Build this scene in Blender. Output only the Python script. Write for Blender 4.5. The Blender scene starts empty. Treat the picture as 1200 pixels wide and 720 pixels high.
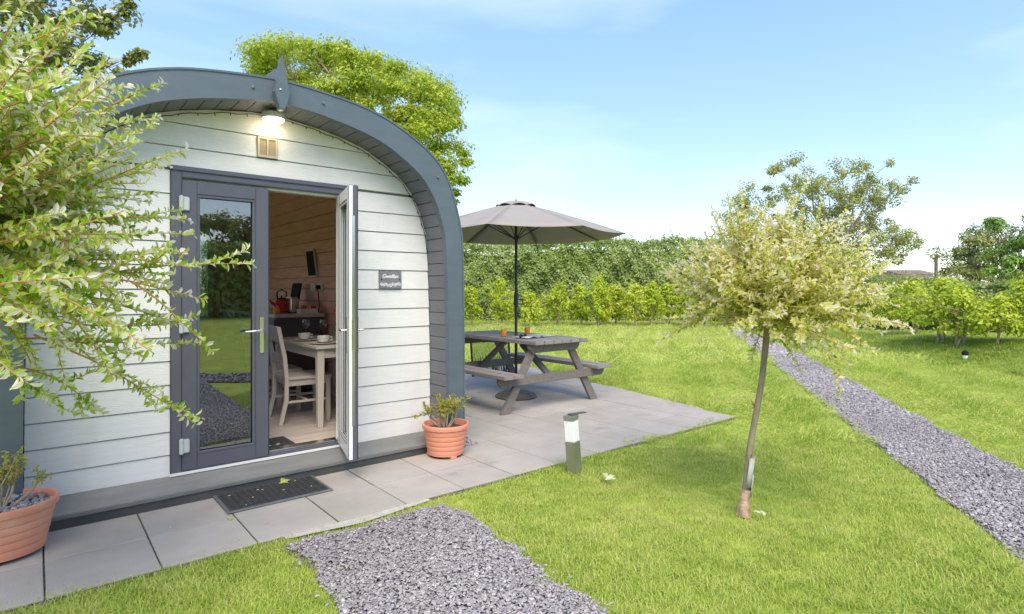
import bpy, bmesh, math, random
import numpy as np
from mathutils import Vector, Matrix, noise

random.seed(7)
rng = np.random.default_rng(11)
scene = bpy.context.scene
col = scene.collection
R = math.radians

# ------------------------------------------------------------------ camera
EYE = 1.40
YAW = math.atan2(.6361, .7716)            # the camera looks this far to the right of the facade normal
cam_data = bpy.data.cameras.new('camera')
cam = bpy.data.objects.new('camera', cam_data)
col.objects.link(cam)
cam.location = (0, 0, EYE)
cam.rotation_euler = (R(90), 0, -YAW)
cam_data.sensor_fit = 'HORIZONTAL'
cam_data.sensor_width = 36
cam_data.lens = 36 * 680 / 1200
cam_data.shift_y = -20.4 / 1200
cam_data.clip_start = .05
cam_data.clip_end = 2000
scene.camera = cam

# ------------------------------------------------------------------ light
SKY_MID = 4.0
SUN_EL, SUN_AZ = R(52), math.atan2(-.45, -.75)     # azimuth from +Y towards +X
world = bpy.data.worlds.new('World')
scene.world = world
world.use_nodes = True
wn, wl = world.node_tree.nodes, world.node_tree.links
wn.clear()
w_out = wn.new('ShaderNodeOutputWorld')
w_bg = wn.new('ShaderNodeBackground')
w_bg.inputs['Strength'].default_value = .128
w_sky = wn.new('ShaderNodeTexSky')
w_sky.sky_type = 'NISHITA'
w_sky.sun_disc = False
w_sky.sun_elevation = SUN_EL
w_sky.sun_rotation = SUN_AZ
w_sky.air_density = 1.0
w_sky.dust_density = .8
w_sky.ozone_density = 1.3
w_tc = wn.new('ShaderNodeTexCoord')
w_map = wn.new('ShaderNodeMapping')
w_map.inputs['Scale'].default_value = (.8, 1.6, 5.0)
w_map.inputs['Rotation'].default_value = (.15, .1, .5)
w_map.inputs['Location'].default_value = (.3, .1, .2)
w_noise = wn.new('ShaderNodeTexNoise')
w_noise.inputs['Scale'].default_value = 1.5
w_noise.inputs['Detail'].default_value = 7
w_noise.inputs['Roughness'].default_value = .5
w_ramp = wn.new('ShaderNodeValToRGB')
w_ramp.color_ramp.elements[0].position = .44
w_ramp.color_ramp.elements[0].color = (.02, .02, .02, 1)
w_ramp.color_ramp.elements[1].position = .80
w_ramp.color_ramp.elements[1].color = (.30, .30, .30, 1)
w_mix = wn.new('ShaderNodeMixRGB')
w_mix.inputs['Color2'].default_value = (5.4, 5.6, 5.8, 1)
wl.new(w_tc.outputs['Generated'], w_map.inputs['Vector'])
wl.new(w_map.outputs[0], w_noise.inputs['Vector'])
wl.new(w_noise.outputs['Fac'], w_ramp.inputs['Fac'])
wl.new(w_ramp.outputs['Color'], w_mix.inputs['Fac'])
w_hsv = wn.new('ShaderNodeHueSaturation')
w_hsv.inputs['Hue'].default_value = .513
w_hsv.inputs['Saturation'].default_value = 1.85
w_div = wn.new('ShaderNodeMixRGB')
w_div.blend_type = 'DIVIDE'
w_div.inputs['Fac'].default_value = 1
w_div.inputs['Color2'].default_value = (SKY_MID, SKY_MID, SKY_MID, 1)
w_gam = wn.new('ShaderNodeGamma')
w_gam.inputs['Gamma'].default_value = .46
w_mul = wn.new('ShaderNodeMixRGB')
w_mul.blend_type = 'MULTIPLY'
w_mul.inputs['Fac'].default_value = 1
w_mul.inputs['Color2'].default_value = (SKY_MID, SKY_MID, SKY_MID, 1)
wl.new(w_sky.outputs[0], w_div.inputs['Color1'])
wl.new(w_div.outputs[0], w_gam.inputs['Color'])
wl.new(w_gam.outputs[0], w_mul.inputs['Color1'])
wl.new(w_mul.outputs[0], w_hsv.inputs['Color'])
wl.new(w_hsv.outputs[0], w_mix.inputs['Color1'])
wl.new(w_mix.outputs[0], w_bg.inputs['Color'])
wl.new(w_bg.outputs[0], w_out.inputs['Surface'])

sun_data = bpy.data.lights.new('sun', 'SUN')
sun_data.energy = 1.75
sun_data.angle = R(42)
sun_data.color = (1, .91, .76)
sun = bpy.data.objects.new('sun', sun_data)
col.objects.link(sun)
sdir = Vector((math.sin(SUN_AZ) * math.cos(SUN_EL), math.cos(SUN_AZ) * math.cos(SUN_EL), math.sin(SUN_EL)))
sun.rotation_euler = sdir.to_track_quat('Z', 'Y').to_euler()
sun.location = (-4, -8, 12)

scene.view_settings.view_transform = 'Standard'
scene.view_settings.look = 'None'
scene.view_settings.exposure = 1.3
scene.view_settings.gamma = 1
scene.cycles.max_bounces = 8
scene.cycles.transparent_max_bounces = 8


# ------------------------------------------------------------------ materials
def new_mat(name):
    m = bpy.data.materials.new(name)
    m.use_nodes = True
    nt = m.node_tree
    return m, nt, nt.nodes['Principled BSDF']


def mat(name, color, rough=.6, var=.12, vscale=6.0, bump=.0, bscale=40.0, stretch=(1, 1, 1), metal=0.0, spec=.4,
        color2=None, objvar=0.0, detail=4, coords='Object'):
    """Base colour mottled by noise, optional bump, optional variation from piece to piece."""
    m, nt, b = new_mat(name)
    n, l = nt.nodes, nt.links
    tc = n.new('ShaderNodeTexCoord')
    mp = n.new('ShaderNodeMapping')
    mp.inputs['Scale'].default_value = stretch
    if coords == 'World':
        geo = n.new('ShaderNodeNewGeometry')
        l.new(geo.outputs['Position'], mp.inputs['Vector'])
    else:
        l.new(tc.outputs['Object'], mp.inputs['Vector'])
    ns = n.new('ShaderNodeTexNoise')
    ns.inputs['Scale'].default_value = vscale
    ns.inputs['Detail'].default_value = detail
    ns.inputs['Roughness'].default_value = .6
    l.new(mp.outputs[0], ns.inputs['Vector'])
    rp = n.new('ShaderNodeValToRGB')
    rp.color_ramp.elements[0].position = .3
    rp.color_ramp.elements[1].position = .7
    c2 = color2 or tuple(min(1, c * (1 + var)) for c in color)
    rp.color_ramp.elements[0].color = (*[c * (1 - var) for c in color], 1)
    rp.color_ramp.elements[1].color = (*c2, 1)
    l.new(ns.outputs['Fac'], rp.inputs['Fac'])
    out = rp.outputs['Color']
    if objvar:
        oi = n.new('ShaderNodeObjectInfo')
        hs = n.new('ShaderNodeHueSaturation')
        mr = n.new('ShaderNodeMapRange')
        mr.inputs['To Min'].default_value = 1 - objvar
        mr.inputs['To Max'].default_value = 1 + objvar
        l.new(oi.outputs['Random'], mr.inputs['Value'])
        l.new(mr.outputs[0], hs.inputs['Value'])
        l.new(out, hs.inputs['Color'])
        out = hs.outputs['Color']
    l.new(out, b.inputs['Base Color'])
    b.inputs['Roughness'].default_value = rough
    b.inputs['Metallic'].default_value = metal
    b.inputs['Specular IOR Level'].default_value = spec
    if bump:
        nb = n.new('ShaderNodeTexNoise')
        nb.inputs['Scale'].default_value = bscale
        nb.inputs['Detail'].default_value = 5
        l.new(mp.outputs[0], nb.inputs['Vector'])
        bp = n.new('ShaderNodeBump')
        bp.inputs['Strength'].default_value = bump
        bp.inputs['Distance'].default_value = .01
        l.new(nb.outputs['Fac'], bp.inputs['Height'])
        l.new(bp.outputs[0], b.inputs['Normal'])
    return m


def leaf_mat(name, stops, trans=.35, rough=.5, obj_random=False, patch=None):
    """Leaf colour from the per-leaf attribute 'tone'; light passes through the blade."""
    m, nt, b = new_mat(name)
    n, l = nt.nodes, nt.links
    rp = n.new('ShaderNodeValToRGB')
    els = rp.color_ramp.elements
    els[0].position, els[0].color = stops[0][0], (*stops[0][1], 1)
    els[1].position, els[1].color = stops[-1][0], (*stops[-1][1], 1)
    for p, c in stops[1:-1]:
        e = els.new(p)
        e.color = (*c, 1)
    at = n.new('ShaderNodeAttribute')
    at.attribute_name = 'tone'
    fac = at.outputs['Fac']
    if patch:
        geo = n.new('ShaderNodeNewGeometry')
        ns = n.new('ShaderNodeTexNoise')
        ns.inputs['Scale'].default_value = patch[0]
        ns.inputs['Detail'].default_value = 3
        l.new(geo.outputs['Position'], ns.inputs['Vector'])
        mr = n.new('ShaderNodeMapRange')
        mr.inputs['From Min'].default_value = .3
        mr.inputs['From Max'].default_value = .7
        mr.inputs['To Min'].default_value = -patch[1]
        mr.inputs['To Max'].default_value = patch[1]
        l.new(ns.outputs['Fac'], mr.inputs['Value'])
        ad = n.new('ShaderNodeMath')
        ad.operation = 'ADD'
        l.new(fac, ad.inputs[0])
        l.new(mr.outputs[0], ad.inputs[1])
        fac = ad.outputs[0]
        if len(patch) > 2:
            for sc, amt in patch[2]:
                n2 = n.new('ShaderNodeTexNoise')
                n2.inputs['Scale'].default_value = sc
                n2.inputs['Detail'].default_value = 2
                l.new(geo.outputs['Position'], n2.inputs['Vector'])
                m2 = n.new('ShaderNodeMapRange')
                m2.inputs['From Min'].default_value = .3
                m2.inputs['From Max'].default_value = .7
                m2.inputs['To Min'].default_value = -amt
                m2.inputs['To Max'].default_value = amt
                l.new(n2.outputs['Fac'], m2.inputs['Value'])
                a2 = n.new('ShaderNodeMath')
                a2.operation = 'ADD'
                l.new(fac, a2.inputs[0])
                l.new(m2.outputs[0], a2.inputs[1])
                fac = a2.outputs[0]
    if obj_random:
        oi = n.new('ShaderNodeObjectInfo')
        m2 = n.new('ShaderNodeMath')
        m2.operation = 'MULTIPLY_ADD'
        m2.inputs[1].default_value = .35
        l.new(oi.outputs['Random'], m2.inputs[0])
        l.new(fac, m2.inputs[2])
        m3 = n.new('ShaderNodeMath')
        m3.operation = 'SUBTRACT'
        m3.inputs[1].default_value = .17
        l.new(m2.outputs[0], m3.inputs[0])
        fac = m3.outputs[0]
    l.new(fac, rp.inputs['Fac'])
    l.new(rp.outputs['Color'], b.inputs['Base Color'])
    b.inputs['Roughness'].default_value = rough
    b.inputs['Specular IOR Level'].default_value = .25
    if trans:
        tr = n.new('ShaderNodeBsdfTranslucent')
        l.new(rp.outputs['Color'], tr.inputs['Color'])
        mx = n.new('ShaderNodeMixShader')
        mx.inputs[0].default_value = trans
        l.new(b.outputs[0], mx.inputs[1])
        l.new(tr.outputs[0], mx.inputs[2])
        l.new(mx.outputs[0], n['Material Output'].inputs['Surface'])
    return m


def glass_mat(name, tint=(.9, .95, .93), refl=.12):
    """Thin sheet glass: clear to light, with the mirror image growing towards grazing angles."""
    m, nt, b = new_mat(name)
    n, l = nt.nodes, nt.links
    tr = n.new('ShaderNodeBsdfTransparent')
    tr.inputs['Color'].default_value = (*tint, 1)
    gl = n.new('ShaderNodeBsdfGlossy')
    gl.inputs['Roughness'].default_value = .0
    gl.inputs['Color'].default_value = (.95, .97, 1, 1)
    fr = n.new('ShaderNodeLayerWeight')
    pw = n.new('ShaderNodeMath')
    pw.operation = 'POWER'
    pw.inputs[1].default_value = 4
    l.new(fr.outputs['Facing'], pw.inputs[0])
    ad = n.new('ShaderNodeMath')
    ad.operation = 'MULTIPLY_ADD'
    ad.use_clamp = True
    ad.inputs[1].default_value = .85
    ad.inputs[2].default_value = .05 + refl
    l.new(pw.outputs[0], ad.inputs[0])
    mx = n.new('ShaderNodeMixShader')
    l.new(ad.outputs[0], mx.inputs[0])
    l.new(tr.outputs[0], mx.inputs[1])
    l.new(gl.outputs[0], mx.inputs[2])
    l.new(mx.outputs[0], n['Material Output'].inputs['Surface'])
    return m


def liquid_mat(name, color):
    m, nt, b = new_mat(name)
    b.inputs['Base Color'].default_value = (*color, 1)
    b.inputs['Roughness'].default_value = .1
    b.inputs['Specular IOR Level'].default_value = .2
    return m


def emit_mat(name, color, strength):
    m, nt, b = new_mat(name)
    b.inputs['Base Color'].default_value = (.9, .9, .85, 1)
    b.inputs['Emission Color'].default_value = (*color, 1)
    b.inputs['Emission Strength'].default_value = strength
    return m


M = {}
M['slate_paint'] = mat('slate_grey_paint', (.105, .135, .165), .42, .07, 3, .08, 30, (1, 1, 4))
M['soffit_paint'] = mat('soffit_grey_paint', (.15, .155, .18), .5, .08, 4, .12, 40, (4, 1, 1), objvar=.06)
M['door_grey'] = mat('door_grey_plastic', (.105, .11, .14), .32, .05, 5, .03, 90)
M['door_white'] = mat('door_white_plastic', (.80, .79, .79), .3, .03, 5)
M['siding'] = mat('pale_grey_board', (.76, .76, .755), .6, .035, 5, .35, 26, (1, 1, 9), objvar=.018)
M['sheathing'] = mat('grey_sheathing', (.24, .245, .245), .8)
M['sill'] = mat('grey_sill_board', (.195, .20, .198), .6, .12, 3, .15, 30, (1, 5, 1))
M['plinth'] = mat('dark_plinth', (.085, .088, .088), .65, .15, 4, .1, 30)
M['steel'] = mat('brushed_steel', (.62, .62, .60), .28, .05, 20, metal=1)
M['chrome'] = mat('handle_satin', (.78, .78, .76), .22, .03, 20, metal=1)
M['hinge'] = mat('hinge_grey', (.48, .52, .53), .4, .05)
M['seal'] = mat('rubber_seal', (.03, .03, .033), .6)
M['vent'] = mat('tan_vent', (.52, .44, .33), .5, .05)
M['sign'] = mat('slate_sign', (.20, .205, .225), .55, .18, 30, .2, 60)
M['sign_white'] = mat('sign_white', (.78, .79, .82), .6, .04)
M['paver'] = mat('paving_concrete', (.385, .345, .305), .85, .07, 3.2, .25, 120, objvar=.055, color2=(.43, .39, .35), detail=8, coords='World')
def stain(m, scale, lo, hi, color, amount, stretch=(1, 1, 1)):
    """Worn marks with a shape of their own laid over a material's base colour."""
    nt = m.node_tree
    n, l = nt.nodes, nt.links
    b = n['Principled BSDF']
    src = b.inputs['Base Color'].links[0].from_socket
    geo = n.new('ShaderNodeNewGeometry')
    mp = n.new('ShaderNodeMapping')
    mp.inputs['Scale'].default_value = stretch
    l.new(geo.outputs['Position'], mp.inputs['Vector'])
    ns = n.new('ShaderNodeTexNoise')
    ns.inputs['Scale'].default_value = scale
    ns.inputs['Detail'].default_value = 6
    ns.inputs['Roughness'].default_value = .65
    l.new(mp.outputs[0], ns.inputs['Vector'])
    mr = n.new('ShaderNodeMapRange')
    mr.inputs['From Min'].default_value = lo
    mr.inputs['From Max'].default_value = hi
    mr.inputs['To Max'].default_value = amount
    l.new(ns.outputs['Fac'], mr.inputs['Value'])
    mx = n.new('ShaderNodeMixRGB')
    mx.inputs['Color2'].default_value = (*color, 1)
    l.new(mr.outputs[0], mx.inputs['Fac'])
    l.new(src, mx.inputs['Color1'])
    l.new(mx.outputs[0], b.inputs['Base Color'])


M['bedding'] = mat('sandy_joint', (.15, .135, .115), .95, .2, 20)
M['edging'] = mat('pale_mortar', (.44, .41, .37), .9, .12, 20, .3, 60)
M['soil'] = mat('lawn_soil', (.29, .40, .045), .95, .25, 3, .5, 60, color2=(.41, .48, .07), coords='World')
M['field'] = mat('meadow_ground', (.16, .24, .05), .95, .3, .3, color2=(.22, .30, .07), coords='World')
M['slate_bed'] = mat('slate_bed', (.13, .12, .13), .95, .3, 30, .6, 60, coords='World')
M['pot'] = mat('terracotta_plastic', (.68, .28, .18), .5, .06, 6, .04, 60)
M['compost'] = mat('compost', (.09, .065, .05), .95, .4, 60, .8, 60)
M['mat_rubber'] = mat('black_rubber', (.05, .05, .053), .75, .3, 30, .8, 120)
M['mat_edge'] = mat('mat_edge_grey', (.13, .14, .145), .6, .2, 20, .3, 90)
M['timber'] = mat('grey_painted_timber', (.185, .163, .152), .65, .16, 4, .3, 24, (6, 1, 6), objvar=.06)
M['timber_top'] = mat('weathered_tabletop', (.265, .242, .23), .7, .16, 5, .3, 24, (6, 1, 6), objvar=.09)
M['canopy'] = mat('taupe_canopy', (.32, .29, .262), .85, .05, 3, .15, 160)
M['pole'] = mat('dark_pole', (.045, .045, .05), .4, .1)
M['base'] = mat('resin_base', (.10, .09, .085), .6, .2, 20, .5, 40)
M['juice'] = liquid_mat('orange_juice', (.95, .34, .01))
M['glass'] = glass_mat('drinking_glass', (.97, .98, .98), .0)
M['door_glass'] = glass_mat('door_glass', (.50, .53, .52), .16)
M['added_window_glass'] = glass_mat('added_window_glass', (.93, .95, .94), .03)  # panes of the unseen openings added for daylight
M['paper'] = mat('magazine_paper', (.62, .62, .62), .5, .25, 18, color2=(.75, .75, .76))
M['paper_green'] = mat('magazine_cover', (.10, .17, .12), .4, .5, 22, color2=(.45, .5, .42))
M['post_metal'] = mat('bollard_metal', (.46, .45, .38), .42, .08, 12, .05, 60, metal=.9)
M['diffuser'] = mat('white_acrylic', (.86, .86, .88), .35, .02)
M['lamp_glow'] = emit_mat('lamp_glow', (1, .86, .62), 3.5)
M['lamp_body'] = mat('lamp_body', (.55, .53, .5), .4)
M['wood_wall'] = mat('reddish_wood_board', (.80, .44, .34), .6, .14, 3, .15, 20, (7, 1, 7), objvar=.09)
M['floor_wood'] = mat('greyed_floor_plank', (.55, .48, .43), .5, .18, 3, .1, 20, (1, 7, 1), objvar=.12)
M['furniture'] = mat('cream_furniture', (.60, .545, .49), .5, .06, 5)
M['worktop'] = mat('worktop', (.58, .52, .46), .35, .1, 20)
M['unit_grey'] = mat('kitchen_grey', (.10, .10, .105), .45, .1)
M['red'] = mat('red_enamel', (.50, .03, .03), .25, .08)
M['orange'] = mat('orange_peel', (.85, .33, .03), .5, .08, 30, .2, 90)
M['black'] = mat('matt_black', (.02, .02, .022), .8, spec=.1)
M['ceramic'] = mat('white_ceramic', (.78, .74, .70), .25, .03)
M['white_plate'] = mat('white_plastic', (.72, .70, .68), .4, .03)
M['bark'] = mat('grey_bark', (.27, .225, .15), .85, .25, 14, .8, 50, (1, 1, .4), color2=(.36, .31, .20))
M['bark_pale'] = mat('pale_bark', (.36, .30, .21), .85, .2, 14, .6, 50)
M['bark_dark'] = mat('dark_bark', (.12, .095, .07), .9, .25, 14, .6, 40)
M['bark_peeled'] = mat('peeled_bark', (.40, .27, .17), .8, .3, 26, .8, 60, color2=(.62, .42, .32))
M['twig_red'] = mat('reddish_twig', (.42, .24, .11), .7, .2, 20)
M['twig_green'] = mat('olive_twig', (.42, .36, .13), .7, .2, 20)
M['guard'] = mat('grey_guard', (.42, .41, .38), .6, .15, 12, .2, 40)
M['tulip'] = mat('red_tulip', (.55, .05, .08), .5, .2)
M['stem'] = mat('green_stem', (.12, .25, .05), .5, .2)
M['roof_far'] = mat('far_roof', (.22, .16, .14), .8)
M['old_pole'] = mat('old_pole_wood', (.16, .12, .09), .9)
M['screen_glass'] = glass_mat('screen_glass', (.55, .62, .6), .1)
M['slate'] = leaf_mat('slate_chips', [(0, (.16, .14, .145)), (.35, (.295, .268, .277)), (.7, (.40, .37, .38)), (1, (.57, .535, .53))], 0, .7)
# foliage
M['grass'] = leaf_mat('grass_blades', [(0, (.25, .38, .045)), (.35, (.44, .535, .10)), (.65, (.565, .615, .155)), (1, (.70, .66, .29))], .30, .55,
                      patch=(.7, .13, ((4.5, .15), (.16, .08))))
M['rough'] = leaf_mat('rough_grass', [(0, (.19, .31, .04)), (.4, (.31, .43, .065)), (.8, (.42, .50, .10)), (1, (.56, .53, .22))], .3, .55)
M['willow'] = leaf_mat('variegated_leaf', [(0, (.15, .32, .02)), (.25, (.36, .54, .03)), (.5, (.60, .71, .10)), (.7, (.80, .84, .38)), (.85, (.90, .90, .70)), (1, (.92, .86, .76))], .55, .45)
M['willow_warm'] = leaf_mat('variegated_leaf_warm', [(0, (.28, .38, .03)), (.2, (.50, .57, .05)), (.4, (.75, .74, .15)), (.58, (.92, .86, .38)), (.75, (.96, .92, .68)), (1, (.96, .84, .74))], .62, .45)
M['ash'] = leaf_mat('ash_leaf', [(0, (.20, .30, .02)), (.35, (.38, .49, .045)), (.7, (.53, .61, .08)), (1, (.64, .66, .13))], .40, .5)
M['hedge'] = leaf_mat('hedge_leaf', [(0, (.15, .22, .05)), (.4, (.30, .40, .10)), (.75, (.43, .52, .17)), (1, (.62, .64, .42))], .42, .5, patch=(.6, .15))
M['shrub'] = leaf_mat('young_shrub_leaf', [(0, (.30, .42, .03)), (.4, (.50, .60, .05)), (.8, (.58, .66, .09)), (1, (.68, .67, .12))], .40, .5)
M['dull_tree'] = leaf_mat('dull_leaf', [(0, (.14, .18, .06)), (.5, (.31, .35, .12)), (1, (.46, .46, .18))], .3, .5)
M['fresh_tree'] = leaf_mat('fresh_leaf', [(0, (.10, .20, .03)), (.5, (.24, .40, .07)), (1, (.38, .52, .11))], .35, .5)
M['grey_tree'] = leaf_mat('greyish_leaf', [(0, (.20, .25, .06)), (.5, (.41, .44, .14)), (1, (.58, .56, .22))], .35, .5)
M['dry_top'] = leaf_mat('seeding_grass', [(0, (.22, .24, .06)), (.5, (.36, .32, .11)), (1, (.46, .36, .18))], .3, .6)
M['azalea'] = leaf_mat('bronze_leaf', [(0, (.24, .34, .04)), (.5, (.50, .48, .08)), (1, (.60, .34, .17))], .3, .5)
M['hedge_core'] = mat('dark_hedge_core', (.10, .14, .045), .95, .4, 6, .8, 20)  # dark colour of the added light-blocking core


stain(M['paver'], 2.6, .60, .74, (.17, .15, .13), .55)
stain(M['paver'], .9, .50, .75, (.30, .30, .24), .45)
stain(M['paver'], 26, .66, .74, (.15, .14, .12), .5)
stain(M['siding'], 1.6, .52, .80, (.50, .51, .46), .35, (2.2, 1, .5))
stain(M['pot'], 5, .55, .75, (.70, .50, .40), .35)
stain(M['slate_paint'], 2.2, .55, .8, (.20, .22, .23), .35, (1, 1, .5))
stain(M['sill'], 3, .55, .75, (.30, .30, .28), .5, (.6, 1, 1))


# ------------------------------------------------------------------ builders
def world_of(o):
    return WORLD.get(o.name, Matrix())


WORLD = {}


def link(name, me, parent=None, mats=()):
    o = bpy.data.objects.new(name, me)
    col.objects.link(o)
    for m in mats:
        if m.name not in [x.name for x in me.materials if x]:
            me.materials.append(m)
    if parent is not None:
        o.parent = parent
        o.matrix_parent_inverse = world_of(parent).inverted()
    return o


def empty(name, loc, label, cat, group=None):
    o = bpy.data.objects.new(name, None)
    o.empty_display_size = .1
    col.objects.link(o)
    o.location = loc
    WORLD[o.name] = Matrix.Translation(Vector(loc))
    tag(o, label, cat, group)
    return o


def tag(o, label=None, cat=None, group=None, kind=None):
    if label: o['label'] = label
    if cat: o['category'] = cat
    if group: o['group'] = group
    if kind: o['kind'] = kind
    return o


class MB:
    def __init__(s):
        s.v, s.f, s.m = [], [], []

    def add(s, vs, fs, mi=0):
        b = len(s.v)
        s.v += [tuple(v) for v in vs]
        s.f += [tuple(i + b for i in f) for f in fs]
        s.m += [mi] * len(fs)
        return s

    def box(s, x0, x1, y0, y1, z0, z1, mi=0):
        return s.add([(x0, y0, z0), (x1, y0, z0), (x1, y1, z0), (x0, y1, z0), (x0, y0, z1), (x1, y0, z1), (x1, y1, z1), (x0, y1, z1)],
                     [(0, 3, 2, 1), (4, 5, 6, 7), (0, 1, 5, 4), (1, 2, 6, 5), (2, 3, 7, 6), (3, 0, 4, 7)], mi)

    def bar(s, a, b, w, h, up=(0, 0, 1), mi=0):
        """A square bar from a to b, w across, h along 'up'."""
        a, b = Vector(a), Vector(b)
        d = (b - a).normalized()
        u = Vector(up)
        sd = d.cross(u).normalized() * (w / 2)
        u2 = sd.cross(d).normalized() * (h / 2)
        vs = []
        for p in (a, b):
            vs += [p - sd - u2, p + sd - u2, p + sd + u2, p - sd + u2]
        return s.add(vs, [(3, 2, 1, 0), (4, 5, 6, 7), (0, 1, 5, 4), (1, 2, 6, 5), (2, 3, 7, 6), (3, 0, 4, 7)], mi)

    def prism_y(s, poly, y0, y1, mi=0):
        """A polygon of (x, z) pushed from y0 to y1."""
        n = len(poly)
        vs = [(x, y0, z) for x, z in poly] + [(x, y1, z) for x, z in poly]
        fs = [tuple(range(n)), tuple(range(2 * n - 1, n - 1, -1))]
        fs += [(i, i + n, (i + 1) % n + n, (i + 1) % n) for i in range(n)]
        return s.add(vs, fs, mi)

    def prism_x(s, poly, x0, x1, mi=0):
        n = len(poly)
        vs = [(x0, y, z) for y, z in poly] + [(x1, y, z) for y, z in poly]
        fs = [tuple(range(n)), tuple(range(2 * n - 1, n - 1, -1))]
        fs += [(i, i + n, (i + 1) % n + n, (i + 1) % n) for i in range(n)]
        return s.add(vs, fs, mi)

    def tube(s, pts, rad, n=6, mi=0, cap=True):
        pts = [Vector(p) for p in pts]
        if not isinstance(rad, (list, tuple)): rad = [rad] * len(pts)
        vs, fs = [], []
        ref = Vector((.31, .17, .93))
        for i, p in enumerate(pts):
            d = (pts[min(i + 1, len(pts) - 1)] - pts[max(i - 1, 0)]).normalized()
            if abs(d.dot(ref)) > .95: ref = Vector((1, .1, 0))
            u = d.cross(ref).normalized()
            w = d.cross(u)
            for k in range(n):
                a = 2 * math.pi * k / n
                vs.append(p + (u * math.cos(a) + w * math.sin(a)) * rad[i])
        for i in range(len(pts) - 1):
            for k in range(n):
                fs.append((i * n + k, i * n + (k + 1) % n, (i + 1) * n + (k + 1) % n, (i + 1) * n + k))
        if cap:
            fs.append(tuple(range(n - 1, -1, -1)))
            fs.append(tuple(range((len(pts) - 1) * n, len(pts) * n)))
        return s.add(vs, fs, mi)

    def lathe(s, prof, c, n=24, mi=0, sx=1, sy=1, caps=True):
        vs, fs = [], []
        for r, z in prof:
            for k in range(n):
                a = 2 * math.pi * k / n
                vs.append((c[0] + r * sx * math.cos(a), c[1] + r * sy * math.sin(a), c[2] + z))
        for i in range(len(prof) - 1):
            for k in range(n):
                fs.append((i * n + k, i * n + (k + 1) % n, (i + 1) * n + (k + 1) % n, (i + 1) * n + k))
        if caps:
            fs.append(tuple(range(n - 1, -1, -1)))
            fs.append(tuple(range((len(prof) - 1) * n, len(prof) * n)))
        return s.add(vs, fs, mi)

    def apply(s, mx):
        s.v = [tuple(mx @ Vector(v)) for v in s.v]
        return s

    def build(s, name, mats, parent=None, smooth=False, bevel=0, seg=2):
        me = bpy.data.meshes.new(name)
        me.from_pydata(s.v, [], s.f)
        mats = mats if isinstance(mats, (list, tuple)) else [mats]
        for m in mats: me.materials.append(m)
        me.polygons.foreach_set('material_index', s.m)
        bm = bmesh.new()
        bm.from_mesh(me)
        bmesh.ops.recalc_face_normals(bm, faces=bm.faces)
        if bevel:
            es = [e for e in bm.edges if len(e.link_faces) == 2 and e.calc_face_angle(0) > .6]
            bmesh.ops.bevel(bm, geom=es, offset=bevel, segments=seg, affect='EDGES', clamp_overlap=True)
        bm.to_mesh(me)
        bm.free()
        if smooth:
            me.polygons.foreach_set('use_smooth', [True] * len(me.polygons))
            try:
                me.set_sharp_from_angle(angle=R(40))
            except Exception:
                pass
        o = link(name, me, parent)
        return o


def np_mesh(name, V, Fc, mats, tone=None, parent=None, smooth=False):
    """Mesh from numpy arrays: V (n,3), Fc (m,k)."""
    me = bpy.data.meshes.new(name)
    V = np.asarray(V, np.float32)
    Fc = np.asarray(Fc, np.int32)
    me.vertices.add(len(V))
    me.vertices.foreach_set('co', V.ravel())
    k = Fc.shape[1]
    me.loops.add(Fc.size)
    me.loops.foreach_set('vertex_index', Fc.ravel())
    me.polygons.add(len(Fc))
    me.polygons.foreach_set('loop_start', np.arange(0, Fc.size, k, dtype=np.int32))
    me.polygons.foreach_set('loop_total', np.full(len(Fc), k, np.int32))
    if smooth: me.polygons.foreach_set('use_smooth', np.ones(len(Fc), bool))
    if tone is not None:
        a = me.attributes.new('tone', 'FLOAT', 'POINT')
        a.data.foreach_set('value', np.asarray(tone, np.float32))
    me.update(calc_edges=True)
    for m in (mats if isinstance(mats, (list, tuple)) else [mats]): me.materials.append(m)
    return link(name, me, parent)


def unit(a):
    return a / np.maximum(np.linalg.norm(a, axis=-1, keepdims=True), 1e-9)


def leaf_arrays(P, D, N, L, W, fold=.18, fine=False):
    """One folded blade per point: base P, along D, facing N."""
    n = len(P)
    D = unit(D)
    S = unit(np.cross(D, N))
    N = np.cross(S, D)
    L = np.broadcast_to(L, n)[:, None]
    W = np.broadcast_to(W, n)[:, None]
    tip = P + D * L
    if fine:
        up = N * W * fold
        l1 = P + D * L * .3 + S * W * .45 + up
        r1 = P + D * L * .3 - S * W * .45 + up
        l2 = P + D * L * .68 + S * W * .40 + up
        r2 = P + D * L * .68 - S * W * .40 + up
        tip = tip - N * L * .10
        V = np.stack([P, r1, r2, tip, l2, l1], 1).reshape(-1, 3)
        b = np.arange(n)[:, None] * 6
        Fc = np.concatenate([b + np.array([0, 1, 2, 3]), b + np.array([0, 3, 4, 5])])
        return V, Fc, 6
    mid = P + D * L * .45
    up = N * W * fold
    V = np.stack([P, mid - S * W * .5 + up, tip, mid + S * W * .5 + up], 1).reshape(-1, 3)
    b = np.arange(n)[:, None] * 4
    Fc = np.concatenate([b + np.array([0, 1, 2]), b + np.array([0, 2, 3])])
    return V, Fc, 4


def leaves(name, P, D, N, L, W, tone, m, parent=None, fold=.18, fine=False, jit=0.0):
    V, Fc, k = leaf_arrays(P, D, N, L, W, fold, fine)
    return np_mesh(name, V, Fc, m, np.clip(np.repeat(tone, k) + (rng.normal(0, jit, len(V)) if jit else 0), 0, 1), parent)


def interp(prof, q, axis):
    xs = [p[axis] for p in prof]
    ys = [p[1 - axis] for p in prof]
    return float(np.interp(q, xs, ys))


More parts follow.
